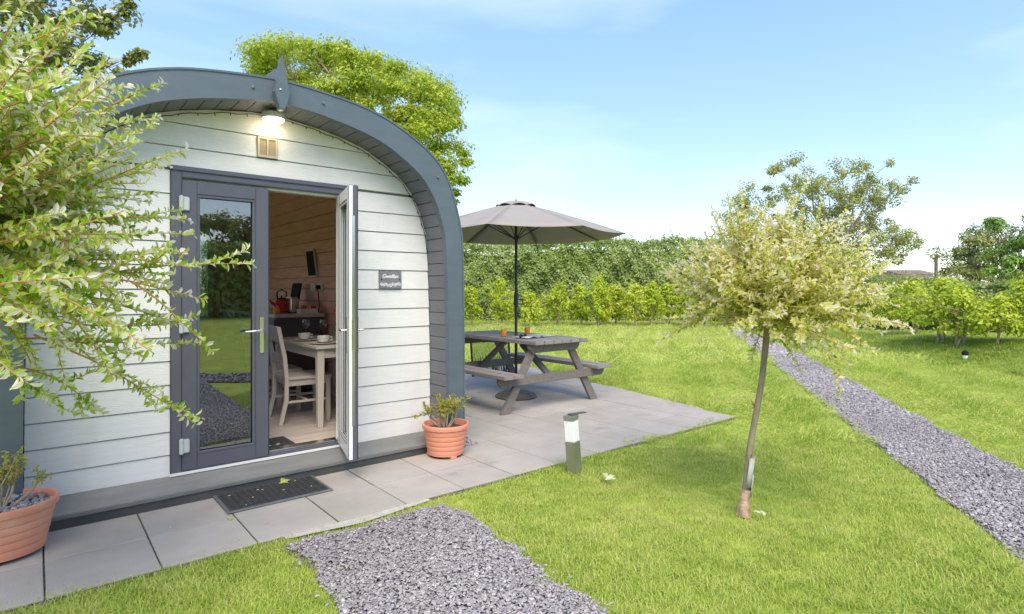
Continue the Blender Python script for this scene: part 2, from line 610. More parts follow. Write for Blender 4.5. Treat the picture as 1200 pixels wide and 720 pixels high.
# ------------------------------------------------------------------ terrain
TOE_A, TOE_B = np.array([11.9, 1.3]), np.array([15.3, 5.57])
TOE_D = (TOE_B - TOE_A) / np.linalg.norm(TOE_B - TOE_A)
TOE_N = np.array([TOE_D[1], -TOE_D[0]])          # away from the camera


def ground_z(x, y):
    """Level lawn that climbs a low bank on the right."""
    x = np.asarray(x, float)
    y = np.asarray(y, float)
    s = (x - TOE_A[0]) * TOE_N[0] + (y - TOE_A[1]) * TOE_N[1] + .25 * np.sin(y * .9) + .15 * np.sin(x * 1.7)
    along = (x - TOE_A[0]) * TOE_D[0] + (y - TOE_A[1]) * TOE_D[1]
    u = np.clip((s + .2) / 1.9, 0, 1)
    h = .38 * u * u * (3 - 2 * u)
    h = h * np.clip(1 - (along - 4) / 9, .0, 1)
    h = h + .012 * np.sin(x * 1.3 + .4) * np.sin(y * 1.1) * np.clip(np.hypot(x - 3, y - 4) / 6 - .6, 0, 1)
    return h


PATH_L = [(-7, -7.0), (-1.4, -3.1), (1.6, -1.02), (3.97, .63), (4.87, 1.23), (6.47, 2.36), (11.42, 5.74), (17.2, 9.82), (19.0, 11.2)]
PATH_R = [(-6.5, -7.75), (-.9, -3.85), (2.15, -1.72), (4.50, -.02), (5.69, .80), (8.05, 2.42), (11.80, 4.95), (17.75, 9.40), (19.4, 10.7)]
GRAV_L = [(1.05, 3.27), (1.09, 2.95), (1.05, 2.55), (1.0, 2.2), (.98, 1.5), (.95, .3), (.9, -1.4)]
GRAV_R = [(2.09, 3.20), (2.06, 2.85), (2.03, 2.5), (1.98, 2.1), (1.92, 1.6), (1.95, .6), (2.1, -1.2)]


def in_poly(x, y, poly):
    x = np.asarray(x)
    y = np.asarray(y)
    ins = np.zeros(x.shape, bool)
    n = len(poly)
    for i in range(n):
        x0, y0 = poly[i]
        x1, y1 = poly[(i + 1) % n]
        c = ((y0 > y) != (y1 > y)) & (x < (x1 - x0) * (y - y0) / (y1 - y0 + 1e-12) + x0)
        ins ^= c
    return ins


PATH_POLY = PATH_L + PATH_R[::-1]
GRAV_POLY = GRAV_L + GRAV_R[::-1]
PAVE_EDGE = 3.37


def patio_right(y):
    return 6.0 + .21 * (y - 3.45)


def in_patio(x, y, m=0.0):
    a = (y > PAVE_EDGE + m) & (y < 4.9) & (x > -3) & (x < patio_right(y) - m)
    b = (y >= 4.2) & (y < 8.25 - m) & (x > 2.5) & (x < patio_right(y) - m)
    return a | b


def in_pod(x, y):
    return (x > -.25) & (x < 2.99) & (y > 4.2) & (y < 11.2)


def grid_sheet(name, x0, x1, y0, y1, step, m, dz):
    xs = np.arange(x0, x1 + step * .5, step)
    ys = np.arange(y0, y1 + step * .5, step)
    X, Y = np.meshgrid(xs, ys, indexing='ij')
    V = np.stack([X, Y, ground_z(X, Y) + dz], -1).reshape(-1, 3)
    i, j = np.meshgrid(np.arange(len(xs) - 1), np.arange(len(ys) - 1), indexing='ij')
    a = (i * len(ys) + j).ravel()
    Fc = np.stack([a, a + len(ys), a + len(ys) + 1, a + 1], 1)
    return np_mesh(name, V, Fc, m, None, None, True)


o = grid_sheet('lawn', -20, 34, -20, 34, .4, M['soil'], -.03)
tag(o, 'mown lawn around the pod, rising to a low bank on the right', 'lawn', kind='structure')
mb = MB()
mb.add([(-900, -900, -.12), (900, -900, -.12), (900, 900, -.12), (-900, 900, -.12)], [(0, 1, 2, 3)])
tag(mb.build('field', M['field']), 'open meadow ground stretching away beyond the hedges', 'field', kind='structure')


def strip(name, L, Rr, m, dz, label, cat):
    vs, fs = [], []
    for (a, b) in zip(L, Rr):
        for q in (0, .5, 1):
            x, y = a[0] * (1 - q) + b[0] * q, a[1] * (1 - q) + b[1] * q
            vs.append((x, y, float(ground_z(x, y)) + dz))
    for i in range(len(L) - 1):
        for q in range(2):
            fs.append((i * 3 + q, i * 3 + q + 1, (i + 1) * 3 + q + 1, (i + 1) * 3 + q))
    mb = MB()
    mb.add(vs, fs)
    return tag(mb.build(name, m), label, cat, kind='structure')


path_o = strip('long_path', PATH_L, PATH_R, M['slate_bed'], -.016, 'long slate path crossing the lawn towards the far hedge', 'path')
entry_o = strip('entrance_path', GRAV_L, GRAV_R, M['slate_bed'], -.020, 'short slate path leading up to the pod door', 'path')


# ---- slate chips
def chips(name, P, size, parent, label):
    n = len(P)
    k = 5
    ang = np.sort(rng.uniform(0, 2 * np.pi, (n, k)), 1) * .35 + (np.arange(k) * 2 * np.pi / k + rng.uniform(0, 6.28, (n, 1))) * .65 * 1.0
    ang = (np.arange(k) * 2 * np.pi / k)[None] + rng.uniform(-.45, .45, (n, k)) + rng.uniform(0, 6.28, (n, 1))
    asp = rng.uniform(.32, .8, (n, 1))
    rot = rng.uniform(0, np.pi, (n, 1))
    r = size[:, None] * rng.uniform(.75, 1.15, (n, k)) * .5
    lx, ly = np.cos(ang) * r, np.sin(ang) * r * asp
    th = (size * rng.uniform(.12, .28, n))[:, None]
    cx, sx = np.cos(rot), np.sin(rot)
    ux, uy = lx * cx - ly * sx, lx * sx + ly * cx
    tilt = rng.normal(0, .2, (n, 2))
    z = ux * tilt[:, :1] + uy * tilt[:, 1:]
    top = np.stack([P[:, :1] + ux, P[:, 1:2] + uy, P[:, 2:3] + z + th / 2], -1)
    bot = np.stack([P[:, :1] + ux * 1.06, P[:, 1:2] + uy * 1.06, P[:, 2:3] + z - th / 2], -1)
    V = np.concatenate([top, bot], 1).reshape(-1, 3)
    b = np.arange(n)[:, None] * 2 * k
    tris = [b + np.array([0, i, i + 1]) for i in range(1, k - 1)]
    for i in range(k):
        j = (i + 1) % k
        tris += [b + np.array([i, i + k, j + k]), b + np.array([i, j + k, j])]
    tone = np.clip(rng.normal(.52, .20, n) + .10 * np.sin(P[:, 0] * 3) * np.sin(P[:, 1] * 2.3), 0, 1)
    o = np_mesh(name, V, np.concatenate(tris), M['slate'], np.repeat(tone, 2 * k), parent)
    tag(o, label, kind='stuff')
    return o


def wob(x, y):
    return .045 * np.sin(x * 7.3 + y * 3.1) + .035 * np.sin(y * 11.7 - x * 5) + .02 * np.sin(x * 23 + y * 19)


def sample_poly(poly, dens, tmin=None, tmax=None, spread=.03):
    pa = np.array(poly)
    x0, y0 = pa.min(0)
    x1, y1 = pa.max(0)
    n = int((x1 - x0) * (y1 - y0) * dens)
    x = rng.uniform(x0, x1, n)
    y = rng.uniform(y0, y1, n)
    k = in_poly(x + wob(x, y) * .45, y + wob(y, x) * .45, poly)
    x, y = x[k], y[k]
    t = x * .6361 + y * .7716
    c = x * .7716 - y * .6361
    k = np.ones(len(x), bool)
    if tmin is not None: k &= t >= tmin
    if tmax is not None: k &= t < tmax
    return np.stack([x[k], y[k]], 1)


def chip_set(name, poly, parts, parent, label):
    Ps, Ss = [], []
    for dens, t0, t1, s0, s1 in parts:
        q = sample_poly(poly, dens, t0, t1)
        if not len(q): continue
        z = ground_z(q[:, 0], q[:, 1]) - .012 + rng.uniform(0, .018, len(q))
        Ps.append(np.column_stack([q, z]))
        Ss.append(rng.uniform(s0, s1, len(q)) * rng.choice([.6, .8, 1, 1, 1.25], len(q)))
    pa = np.array(poly)
    m = 150
    i = rng.integers(0, len(pa), m)
    u = rng.uniform(0, 1, (m, 1))
    q = pa[i] * u + pa[(i + 1) % len(pa)] * (1 - u) + rng.normal(0, .05, (m, 2))
    Ps.append(np.column_stack([q, ground_z(q[:, 0], q[:, 1]) + np.where(q[:, 1] > PAVE_EDGE - .02, .004, -.004)]))
    Ss.append(rng.uniform(.014, .03, m))
    P = np.concatenate(Ps)
    return chips(name, P, np.concatenate(Ss), None, label)


o = chip_set('slate_gravel', GRAV_POLY, [(11500, 1.6, 9, .012, .025), (2200, -3, 1.6, .022, .04)], None, '')
o['label'] = 'purple grey slate chippings in front of the doormat'
o['category'] = 'gravel'
o = chip_set('slate_gravel', PATH_POLY, [(7000, 2.2, 6.5, .014, .028), (2200, 6.5, 12, .024, .042), (350, 12, 23, .07, .11), (450, -9, 2.2, .04, .065)], None, '')
o['label'] = 'purple grey slate chippings on the long path beside the willow'
o['category'] = 'gravel'

# ---- pavement
mb = MB()
mb.box(-2.9, 6.0, PAVE_EDGE, 4.9, -.10, -.012)
pr = [(2.5, 4.901)] + [(patio_right(4.901), 4.901), (patio_right(8.25), 8.25), (2.5, 8.25)]
n0 = len(mb.v)
mb.add([(x, y, -.012) for x, y in pr] + [(x, y, -.10) for x, y in pr], [(0, 1, 2, 3), (7, 6, 5, 4), (0, 4, 5, 1), (1, 5, 6, 2), (2, 6, 7, 3), (3, 7, 4, 0)])
patio = tag(mb.build('patio', M['bedding']), 'grey slab pavement along the pod widening to a patio under the picnic table', 'patio', kind='structure')
P0, PITCH, GAP = .50, .46, .0042
slab_me = None


def slab_mesh(w0, w1, d):
    """Slab w0 wide at the near side, w1 at the far side, d deep, chamfered."""
    mb = MB()
    mb.add([(0, 0, -.012), (w0, 0, -.012), (w1, d, -.012), (0, d, -.012), (0, 0, 0), (w0, 0, 0), (w1, d, 0), (0, d, 0)],
           [(0, 3, 2, 1), (4, 5, 6, 7), (0, 1, 5, 4), (1, 2, 6, 5), (2, 3, 7, 6), (3, 0, 4, 7)])
    return mb


for j in range(-0, 11):
    y0 = PAVE_EDGE + j * PITCH
    for i in range(-7, 15):
        x0 = P0 + i * PITCH
        if j == 2 and -.66 < x0 < 2.79: continue
        if j > 2 and x0 < 2.79: continue
        if j >= 2 and x0 < 2.7: continue
        lim0, lim1 = patio_right(y0 + GAP), patio_right(y0 + PITCH - GAP)
        w0, w1 = min(PITCH - 2 * GAP, lim0 - x0), min(PITCH - 2 * GAP, lim1 - x0)
        if w0 < .05 or w1 < .05: continue
        full = w0 > PITCH - 2.5 * GAP and w1 > PITCH - 2.5 * GAP
        if full and slab_me:
            s = bpy.data.objects.new('paving_slab', slab_me)
            col.objects.link(s)
            s.parent = patio
        else:
            s = slab_mesh(w0, w1, PITCH - 2 * GAP).build('paving_slab', M['paver'], patio, bevel=.0025, seg=1)
            if full: slab_me = s.data
        s.location = (x0 + GAP, y0 + GAP, random.uniform(-.0015, .0015) + .001)
        s.rotation_euler = (random.gauss(0, .0015), random.gauss(0, .0015), 0)
mb = MB()
pts = [(x, PAVE_EDGE - .012 - .010 * abs(math.sin(x * 5)) - (.06 if 1.1 < x < 2.0 else 0) * (1 - abs(x - 1.55) / .55), 0) for x in np.linspace(1.10, 2.05, 14)]
vs = []
for (x, y, z) in pts: vs += [(x, y, -.012), (x, PAVE_EDGE + .004, -.006)]
mb.add(vs, [(2 * k, 2 * k + 2, 2 * k + 3, 2 * k + 1) for k in range(len(pts) - 1)])
mb.build('mortar_edge', M['edging'], patio)


# ------------------------------------------------------------------ lawn grass
def tuft_object(name, nb, rad, h, w, seed):
    g = np.random.default_rng(seed)
    a = g.uniform(0, 6.28, nb)
    r = rad * np.sqrt(g.uniform(0, 1, nb))
    P = np.column_stack([r * np.cos(a), r * np.sin(a), np.zeros(nb)])
    b = g.uniform(0, 6.28, nb)
    lean = g.uniform(.2, 1.9, nb)
    hh = h * g.uniform(.5, 1.25, nb) * (1 + .25 * lean)
    D1 = unit(np.column_stack([np.cos(b) * lean * .7, np.sin(b) * lean * .7, np.ones(nb)]))
    b2 = b + g.normal(0, .5, nb)
    D2 = unit(np.column_stack([np.cos(b2) * lean * 1.7, np.sin(b2) * lean * 1.7, np.ones(nb) * .7]))
    S = np.column_stack([-np.sin(b), np.cos(b), np.zeros(nb)]) * (w * g.uniform(.7, 1.2, nb))[:, None]
    m1 = P + D1 * hh[:, None] * .55
    tip = m1 + D2 * hh[:, None] * .55
    V = np.stack([P - S * .5, P + S * .5, m1 + S * .42, m1 - S * .42, tip], 1).reshape(-1, 3)
    i = np.arange(nb)[:, None] * 5
    Fc = np.concatenate([i + np.array([0, 1, 2]), i + np.array([0, 2, 3]), i + np.array([3, 2, 4])])
    me_o = bpy.data.meshes.new(name)
    me_o.from_pydata(V.tolist(), [], Fc.tolist())
    at = me_o.attributes.new('tone', 'FLOAT', 'POINT')
    base = np.clip(g.normal(.44, .20, nb) + (g.uniform(0, 1, nb) > .91) * .4, 0, 1)
    at.data.foreach_set('value', np.repeat(base, 5).astype(np.float32))
    me_o.materials.append(M['grass'])
    return bpy.data.objects.new(name, me_o)


def scatter(name, P, rotz, scl, tuft, label, tilt=None):
    """Points carry the tufts by geometry nodes."""
    me = bpy.data.meshes.new(name)
    me.vertices.add(len(P))
    me.vertices.foreach_set('co', np.asarray(P, np.float32).ravel())
    a = me.attributes.new('turn', 'FLOAT_VECTOR', 'POINT')
    rot = np.zeros((len(P), 3), np.float32)
    rot[:, 2] = rotz
    if tilt is not None: rot[:, :2] = tilt
    a.data.foreach_set('vector', rot.ravel())
    a = me.attributes.new('grow', 'FLOAT_VECTOR', 'POINT')
    a.data.foreach_set('vector', np.asarray(scl, np.float32).ravel())
    me.materials.append(M['grass'])
    o = link(name, me)
    ng = bpy.data.node_groups.new(name, 'GeometryNodeTree')
    ng.interface.new_socket('Geometry', in_out='INPUT', socket_type='NodeSocketGeometry')
    ng.interface.new_socket('Geometry', in_out='OUTPUT', socket_type='NodeSocketGeometry')
    n, l = ng.nodes, ng.links
    gi, go = n.new('NodeGroupInput'), n.new('NodeGroupOutput')
    iop = n.new('GeometryNodeInstanceOnPoints')
    oi = n.new('GeometryNodeObjectInfo')
    oi.inputs['Object'].default_value = tuft
    oi.inputs['As Instance'].default_value = True
    a1 = n.new('GeometryNodeInputNamedAttribute')
    a1.data_type = 'FLOAT_VECTOR'
    a1.inputs['Name'].default_value = 'turn'
    a2 = n.new('GeometryNodeInputNamedAttribute')
    a2.data_type = 'FLOAT_VECTOR'
    a2.inputs['Name'].default_value = 'grow'
    l.new(gi.outputs[0], iop.inputs['Points'])
    l.new(oi.outputs['Geometry'], iop.inputs['Instance'])
    l.new(a1.outputs['Attribute'], iop.inputs['Rotation'])
    l.new(a2.outputs['Attribute'], iop.inputs['Scale'])
    l.new(iop.outputs[0], go.inputs[0])
    md = o.modifiers.new('tufts', 'NODES')
    md.node_group = ng
    tag(o, label, 'grass', kind='stuff')
    return o


def lawn_points(dens, t0, t1, side=1.12):
    n = int(dens * (t1 - t0) * (t1 * side * 2))
    t = rng.uniform(t0, t1, n)
    c = rng.uniform(-t1 * side, t1 * side, n)
    k = np.abs(c) < t * side + .8
    t, c = t[k], c[k]
    x = t * .6361 + c * .7716
    y = t * .7716 - c * .6361
    w = wob(x, y)
    bad = in_patio(x + w * .6, y + w * .5, .012) | in_pod(x, y)
    bad |= in_poly(x + w * .5, y + w * .5, PATH_POLY) | in_poly(x + w * .7, y - w * .7, GRAV_POLY)
    x, y = x[~bad], y[~bad]
    return np.column_stack([x, y, ground_z(x, y) - .027])


tufts = [tuft_object('grass_tuft', 30, .055, .027, .0027, 3), tuft_object('grass_tuft', 30, .055, .031, .0027, 4)]
P1 = lawn_points(900, 1.9, 5.2)
half = rng.uniform(0, 1, len(P1)) < .5


def mown(P):
    """The mower leaves the blades leaning one way, then the other, in bands along the path."""
    b = np.sin((-P[:, 0] * .57 + P[:, 1] * .82) * 2 * np.pi / 1.05)
    k = .75 * np.tanh(b * 3)
    return np.column_stack([k * .57, k * .82])


def grow(P, base, jit):
    g = base * rng.uniform(1 - jit, 1 + jit, len(P)) * (1 + .25 * np.sin(P[:, 0] * 1.9 + 1) * np.sin(P[:, 1] * 2.3))
    return np.column_stack([g, g, g * rng.uniform(.8, 1.2, len(P))])


for sel, tf, lb in ((half, tufts[0], 'short mown grass close to the slate path and willow trunk'), (~half, tufts[1], 'short mown grass close to the slate path and willow trunk')):
    Q = P1[sel]
    o = scatter('grass', Q, rng.uniform(0, 6.28, len(Q)), grow(Q, 1.0, .25), tf, lb)
    o['group'] = 'grass of the near lawn'
q = np.vstack([sample_poly(GRAV_POLY, 26, 2.0, 6), sample_poly(PATH_POLY, 9, 3.0, 9)])
# weeds gather towards the rims of the slate
Q = np.column_stack([q, np.full(len(q), -.020)])
scatter('weeds', Q, rng.uniform(0, 6.28, len(Q)), np.column_stack([rng.uniform(.25, .6, len(Q))] * 2 + [rng.uniform(.5, 1.0, len(Q))]), tufts[0], 'small grass weeds coming up through the slate chippings')['category'] = 'weeds'
P2 = lawn_points(420, 5.2, 10.5)
scatter('grass', P2, rng.uniform(0, 6.28, len(P2)), grow(P2, 1.25, .25) * np.array([1.3, 1.3, .9]), tufts[0], 'mown grass of the lawn beyond the patio corner', mown(P2))
P3 = lawn_points(110, 10.5, 25.5, 1.05)
s3 = (P3[:, 0] - TOE_A[0]) * TOE_N[0] + (P3[:, 1] - TOE_A[1]) * TOE_N[1]
tall = np.where(s3 > -.3, 1.2, .8)
s0_ = lawn_points(420, 8.5, 17, 1.05)
sb = (s0_[:, 0] - TOE_A[0]) * TOE_N[0] + (s0_[:, 1] - TOE_A[1]) * TOE_N[1]
s0_ = s0_[(sb > -.3) & (sb < 1.5) & (rng.uniform(0, 1, len(sb)) < .4 + .4 * np.sin(s0_[:, 0] * 2.1) * np.sin(s0_[:, 1] * 1.7))]
rough = tuft_object('rough_tuft', 26, .07, .085, .0045, 9)
rough.data.materials[0] = M['rough']
scatter('rough_grass', s0_, rng.uniform(0, 6.28, len(s0_)), grow(s0_, 1.0, .4), rough, 'longer dark green grass on the slope of the bank')
scatter('grass', P3, rng.uniform(0, 6.28, len(P3)), grow(P3, 1.7, .3) * np.column_stack([np.full(len(P3), 1.5), np.full(len(P3), 1.5), tall]), tufts[1], 'far lawn and rough grass on the bank below the shrubs', mown(P3) * (s3 < -.3)[:, None])


# ------------------------------------------------------------------ the pod
ADDED_SIDE_WIN = (5.9, 8.3, .95, 1.98)  # unseen opening added in the left flank to let daylight in
CX, FY = 1.37, 4.564            # centre line and facade plane
RING0, RING1 = 4.237, 4.292     # the fascia ring stands forward of the facade
OUT = [(0, 2.885), (.14, 2.880), (.27, 2.869), (.48, 2.845), (.66, 2.812), (.86, 2.750), (1.065, 2.650), (1.24, 2.538), (1.375, 2.388), (1.47, 2.163), (1.53, 1.93), (1.55, 1.75), (1.562, .95), (1.566, .0)]
INN = [(0, 2.728), (.15, 2.720), (.3, 2.700), (.55, 2.650), (.78, 2.578), (.98, 2.469), (1.15, 2.342), (1.275, 2.165), (1.351, 1.958), (1.386, 1.766), (1.412, .95), (1.42, .0)]


def smooth_half(prof, n=40):
    p = np.array(prof)
    s = np.concatenate([[0], np.cumsum(np.hypot(*np.diff(p, axis=0).T))])
    # Catmull-Rom resample
    q = np.vstack([[-p[1, 0], p[1, 1]], p, 2 * p[-1] - p[-2]])
    out = []
    for i in range(len(p) - 1):
        a, b, c, d = q[i], q[i + 1], q[i + 2], q[i + 3]
        for u in np.linspace(0, 1, 5)[:-1]:
            out.append(.5 * (2 * b + (c - a) * u + (2 * a - 5 * b + 4 * c - d) * u * u + (3 * b - a - 3 * c + d) * u ** 3))
    out.append(p[-1])
    return np.array(out)


HOUT, HINN = smooth_half(OUT), smooth_half(INN)


def full_arch(h):
    left = [(CX - x, z) for x, z in h[::-1]]
    right = [(CX + x, z) for x, z in h[1:]]
    return left + right


def resample(pts, n=None, step=None):
    p = np.array(pts)
    s = np.concatenate([[0], np.cumsum(np.hypot(*np.diff(p, axis=0).T))])
    if n is None: n = int(round(s[-1] / step)) + 1
    q = np.linspace(0, s[-1], n)
    return np.column_stack([np.interp(q, s, p[:, 0]), np.interp(q, s, p[:, 1])])


AOUT, AINN = resample(full_arch(HOUT), 97), resample(full_arch(HINN), 97)


def wall_half(z):
    """Half width of the facade at height z."""
    z = np.asarray(z)
    return np.interp(z, HINN[::-1, 1], HINN[::-1, 0])


pod = empty('glamping_pod', (CX, FY, 0), 'pale boarded camping pod with curved slate grey roof edge and open double door', 'camping pod')

# fascia ring
mb = MB()
n = len(AOUT)
# pair points by equal share of the arc
vs = []
for k in range(n):
    a, b = AOUT[k], AINN[k]
    vs += [(a[0], RING0, a[1]), (b[0], RING0, b[1]), (b[0], RING1, b[1]), (a[0], RING1, a[1])]
fs = []
for k in range(n - 1):
    i, j = 4 * k, 4 * k + 4
    for q in range(4):
        fs.append((i + q, i + (q + 1) % 4, j + (q + 1) % 4, j + q))
fs += [(3, 2, 1, 0), (4 * n - 4, 4 * n - 3, 4 * n - 2, 4 * n - 1)]
mb.add(vs, fs)
fascia = mb.build('roof_fascia', M['slate_paint'], pod, smooth=True)
# trim strip on the outer edge, standing a little proud
mb = MB()
vs, fs = [], []
for k in range(n):
    a = AOUT[k]
    nrm = AOUT[min(k + 1, n - 1)] - AOUT[max(k - 1, 0)]
    nrm = np.array([-nrm[1], nrm[0]])
    nrm = nrm / np.linalg.norm(nrm)
    o1 = a + nrm * .014
    vs += [(a[0], RING0 - .006, a[1]), (o1[0], RING0 - .006, o1[1]), (o1[0], RING1 + .12, o1[1]), (a[0], RING1 + .12, a[1])]
for k in range(n - 1):
    i, j = 4 * k, 4 * k + 4
    for q in range(4): fs.append((i + q, i + (q + 1) % 4, j + (q + 1) % 4, j + q))
mb.add(vs, fs)
mb.build('edge_trim', M['slate_paint'], pod, smooth=True)
for dx, z in ((-.20, 2.80), (.30, 2.79), (1.30, 2.36), (-1.0, 2.60)):
    MB().lathe([(.012, 0), (.012, .006), (.007, .010)], (0, 0, 0), 10).apply(Matrix.Translation((CX + dx, RING0, z)) @ Matrix.Rotation(R(90), 4, 'X')).build('screw', M['soffit_paint'], fascia, smooth=True)

# soffit boards round the inside of the ring
S = resample(full_arch(HINN), step=.108)
for k in range(len(S) - 1):
    a, b = S[k], S[k + 1]
    d = (b - a) / np.linalg.norm(b - a)
    nn = np.array([-d[1], d[0]])
    a2, b2 = a + d * .0025, b - d * .0025
    mb = MB()
    mb.prism_y([tuple(a2 + nn * .001), tuple(b2 + nn * .001), tuple(b2 + nn * .016), tuple(a2 + nn * .016)], RING1 + .001, FY + .02)
    mb.build('soffit_board', M['soffit_paint'], pod, bevel=.003, seg=1)
# backing behind the soffit and the roof shell
A2 = resample(full_arch(HINN), 97)
for nm, y0, y1, mm, o_in, o_out in (('roof', RING1 + .002, 11.0, M['slate_paint'], .02, None),):
    # the left flank has an added, unseen window, so its length is built in three runs
    mb = MB()
    for ya, yb in ((y0, ADDED_SIDE_WIN[0]), (ADDED_SIDE_WIN[0], ADDED_SIDE_WIN[1]), (ADDED_SIDE_WIN[1], y1)):
        vs, fs, hole = [], [], []
        for k in range(n):
            nrm = A2[min(k + 1, n - 1)] - A2[max(k - 1, 0)]
            nrm = np.array([-nrm[1], nrm[0]]) / np.linalg.norm(nrm)
            a = A2[k] + nrm * .018
            b = AOUT[k]
            vs += [(b[0], ya, b[1] - .004), (a[0], ya, a[1]), (a[0], yb, a[1]), (b[0], yb, b[1] - .004)]
            hole.append(ya == ADDED_SIDE_WIN[0] and a[0] < CX and ADDED_SIDE_WIN[2] < a[1] < ADDED_SIDE_WIN[3])
        for k in range(n - 1):
            if hole[k] and hole[k + 1]: continue
            i, j = 4 * k, 4 * k + 4
            for q in range(4): fs.append((i + q, i + (q + 1) % 4, j + (q + 1) % 4, j + q))
        mb.add(vs, fs)
    mb.build(nm, mm, pod, smooth=True)
MB().prism_y([(CX - .12, 2.89), (CX - .10, 2.925), (CX - .012, 3.01), (CX + .012, 3.01), (CX + .10, 2.925), (CX + .12, 2.89)], 4.36, 10.9).build('ridge_cap', M['slate_paint'], pod)

# finial on the crown
mb = MB()
mb.prism_y([(CX - .024, 3.040), (CX - .032, 3.040), (CX - .080, 2.785), (CX - .060, 2.715), (CX - .045, 2.665), (CX - .009, 2.665), (CX + .010, 2.715), (CX + .026, 2.785)], 4.165, 4.228)
fin = mb.apply(Matrix.Translation((.005, 0, 0))).build('finial', M['slate_paint'], pod, bevel=.004)
MB().lathe([(.008, 0), (.008, .004), (.004, .007)], (0, 0, 0), 10).apply(Matrix.Translation((CX - .035, 4.165, 2.80)) @ Matrix.Rotation(R(90), 4, 'X')).build('screw', M['steel'], fin, smooth=True)

# facade boards
D0, D1, DTOP, DBOT = .722, 2.022, 2.235, .128       # outside of the door frame
JO = [.112, .268, .425, .586, .746, .908, 1.070, 1.234, 1.402, 1.566, 1.729, 1.892, 2.057, 2.222, 2.386, 2.549, 2.72]
VENT = (1.287, 1.432)


def board(xa, xb, z0, z1, lfree, rfree):
    """Shiplap board: ends on the arch where lfree / rfree ask for it."""
    zs = np.linspace(z0, z1, 5)
    g = .0024
    L = [(CX - float(wall_half(z)) + .002 if lfree else xa, z) for z in zs]
    Rr = [(CX + float(wall_half(z)) - .002 if rfree else xb, z) for z in zs]
    poly = [(x, z) for x, z in L[::-1]] + [(x, z) for x, z in Rr]
    poly = poly[::1]
    pts = [(min(max(x, -1), 4), min(max(z, z0 + g), z1 - g)) for x, z in poly]
    mb = MB()
    m = len(pts)
    # face leans out towards the foot of the board
    def yy(z): return FY - .010 - .008 * (z1 - z) / (z1 - z0)
    vs = [(x, yy(z), z) for x, z in pts] + [(x, FY + .010, z) for x, z in pts]
    fs = []
    h = m // 2
    for k in range(h - 1):
        fs.append((h - 1 - k, h + k, h + k + 1, h - 2 - k))
    fs += [tuple(i + m for i in f[::-1]) for f in fs]
    fs += [(i, i + m, (i + 1) % m + m, (i + 1) % m) for i in range(m)]
    mb.add(vs, fs)
    return mb.build('siding_board', M['siding'], pod, bevel=.003, seg=1)


for z0, z1 in zip(JO[:-1], JO[1:]):
    if z0 < 2.2:
        if z1 > 2.2:
            pass
        board(0, D0 - .002, z0, z1, True, False)
        board(D1 + .002, 0, z0, z1, False, True)
    elif z0 < 2.3:
        board(0, 0, DTOP + .002, z1, True, True)
    elif z0 < 2.5:
        board(0, VENT[0] - .002, z0, z1, True, False)
        board(VENT[1] + .002, 0, z0, z1, False, True)
    else:
        zt = 2.722
        board(0, 0, z0, zt, True, True)
# the remainders beside the frame head (the frame stops between two joints)
# dark sheathing behind the boards
mb = MB()
zs = np.linspace(.05, 2.715, 60)
for za, zb in zip(zs[:-1], zs[1:]):
    h = float(wall_half(zb)) - .004
    if zb < DTOP:
        mb.box(CX - h, D0 + .01, FY + .012, FY + .10, za, zb)
        mb.box(D1 - .01, CX + h, FY + .012, FY + .10, za, zb)
    else:
        mb.box(CX - h, CX + h, FY + .012, FY + .10, za, zb)
mb.build('wall_sheathing', M['sheathing'], pod)
# vent
vz0, vz1 = 2.392, 2.545
vent = MB()
for a in ((VENT[0], VENT[1], vz1 - .016, vz1), (VENT[0], VENT[1], vz0, vz0 + .016)): vent.box(a[0], a[1], FY - .028, FY + .008, a[2], a[3])
for a in ((VENT[0], VENT[0] + .016), (VENT[1] - .016, VENT[1]), (CX - .016, CX - .006)): vent.box(a[0], a[1], FY - .0275, FY + .0075, vz0 + .016, vz1 - .016)
vent = vent.build('vent', M['vent'], pod)
for k in range(9):
    z = vz0 + .022 + k * .0128
    MB().bar((VENT[0] + .016, FY - .014, z + .003), (VENT[1] - .016, FY - .014, z + .003), .004, .017, (0, -.5, 1)).build('slat', M['vent'], vent)

# sill and plinth in front of the facade
mb = MB()
x0, x1 = CX - 1.405, CX + 1.405
mb.add([(x0, 4.312, .045), (x1, 4.312, .045), (x1, 4.545, .100), (x0, 4.545, .100), (x0, 4.308, .072), (x1, 4.308, .072), (x1, 4.545, .127), (x0, 4.545, .127)],
       [(0, 3, 2, 1), (4, 5, 6, 7), (0, 1, 5, 4), (1, 2, 6, 5), (2, 3, 7, 6), (3, 0, 4, 7)])
mb.build('sill_board', M['sill'], pod, bevel=.004)
MB().box(x0, x1, 4.326, 4.56, -.02, .047).build('plinth', M['plinth'], pod)

# door frame: grey outside, white inside
fr = MB()
YF0, YF1, YF2 = FY - .034, FY + .012, FY + .085
for (a, b, c, d) in ((D0, D0 + .065, DBOT, DTOP), (D1 - .065, D1, DBOT, DTOP)):
    fr.box(a, b, YF0, YF1, c, d)
fr.box(D0 + .065, D1 - .065, YF0, YF1, DTOP - .062, DTOP)
fr.box(D0 + .065, D1 - .065, YF0 + .002, YF1, DBOT, DBOT + .034)
frame = fr.build('door_frame', M['door_grey'], pod, bevel=.005)
fr = MB()
for (a, b, c, d) in ((D0 + .004, D0 + .085, DBOT, DTOP - .004), (D1 - .085, D1 - .004, DBOT, DTOP - .004)):
    fr.box(a, b, YF1 + .001, YF2, c, d)
fr.box(D0 + .085, D1 - .085, YF1 + .001, YF2, DTOP - .08, DTOP - .004)
fr.build('inner_frame', M['door_white'], frame, bevel=.004)
fr = MB()
fr.box(D0 + .085, D1 - .085, YF1 + .001, YF2 + .02, DBOT + .01, DBOT + .045)
fr.build('threshold', M['chrome'], frame, bevel=.003)
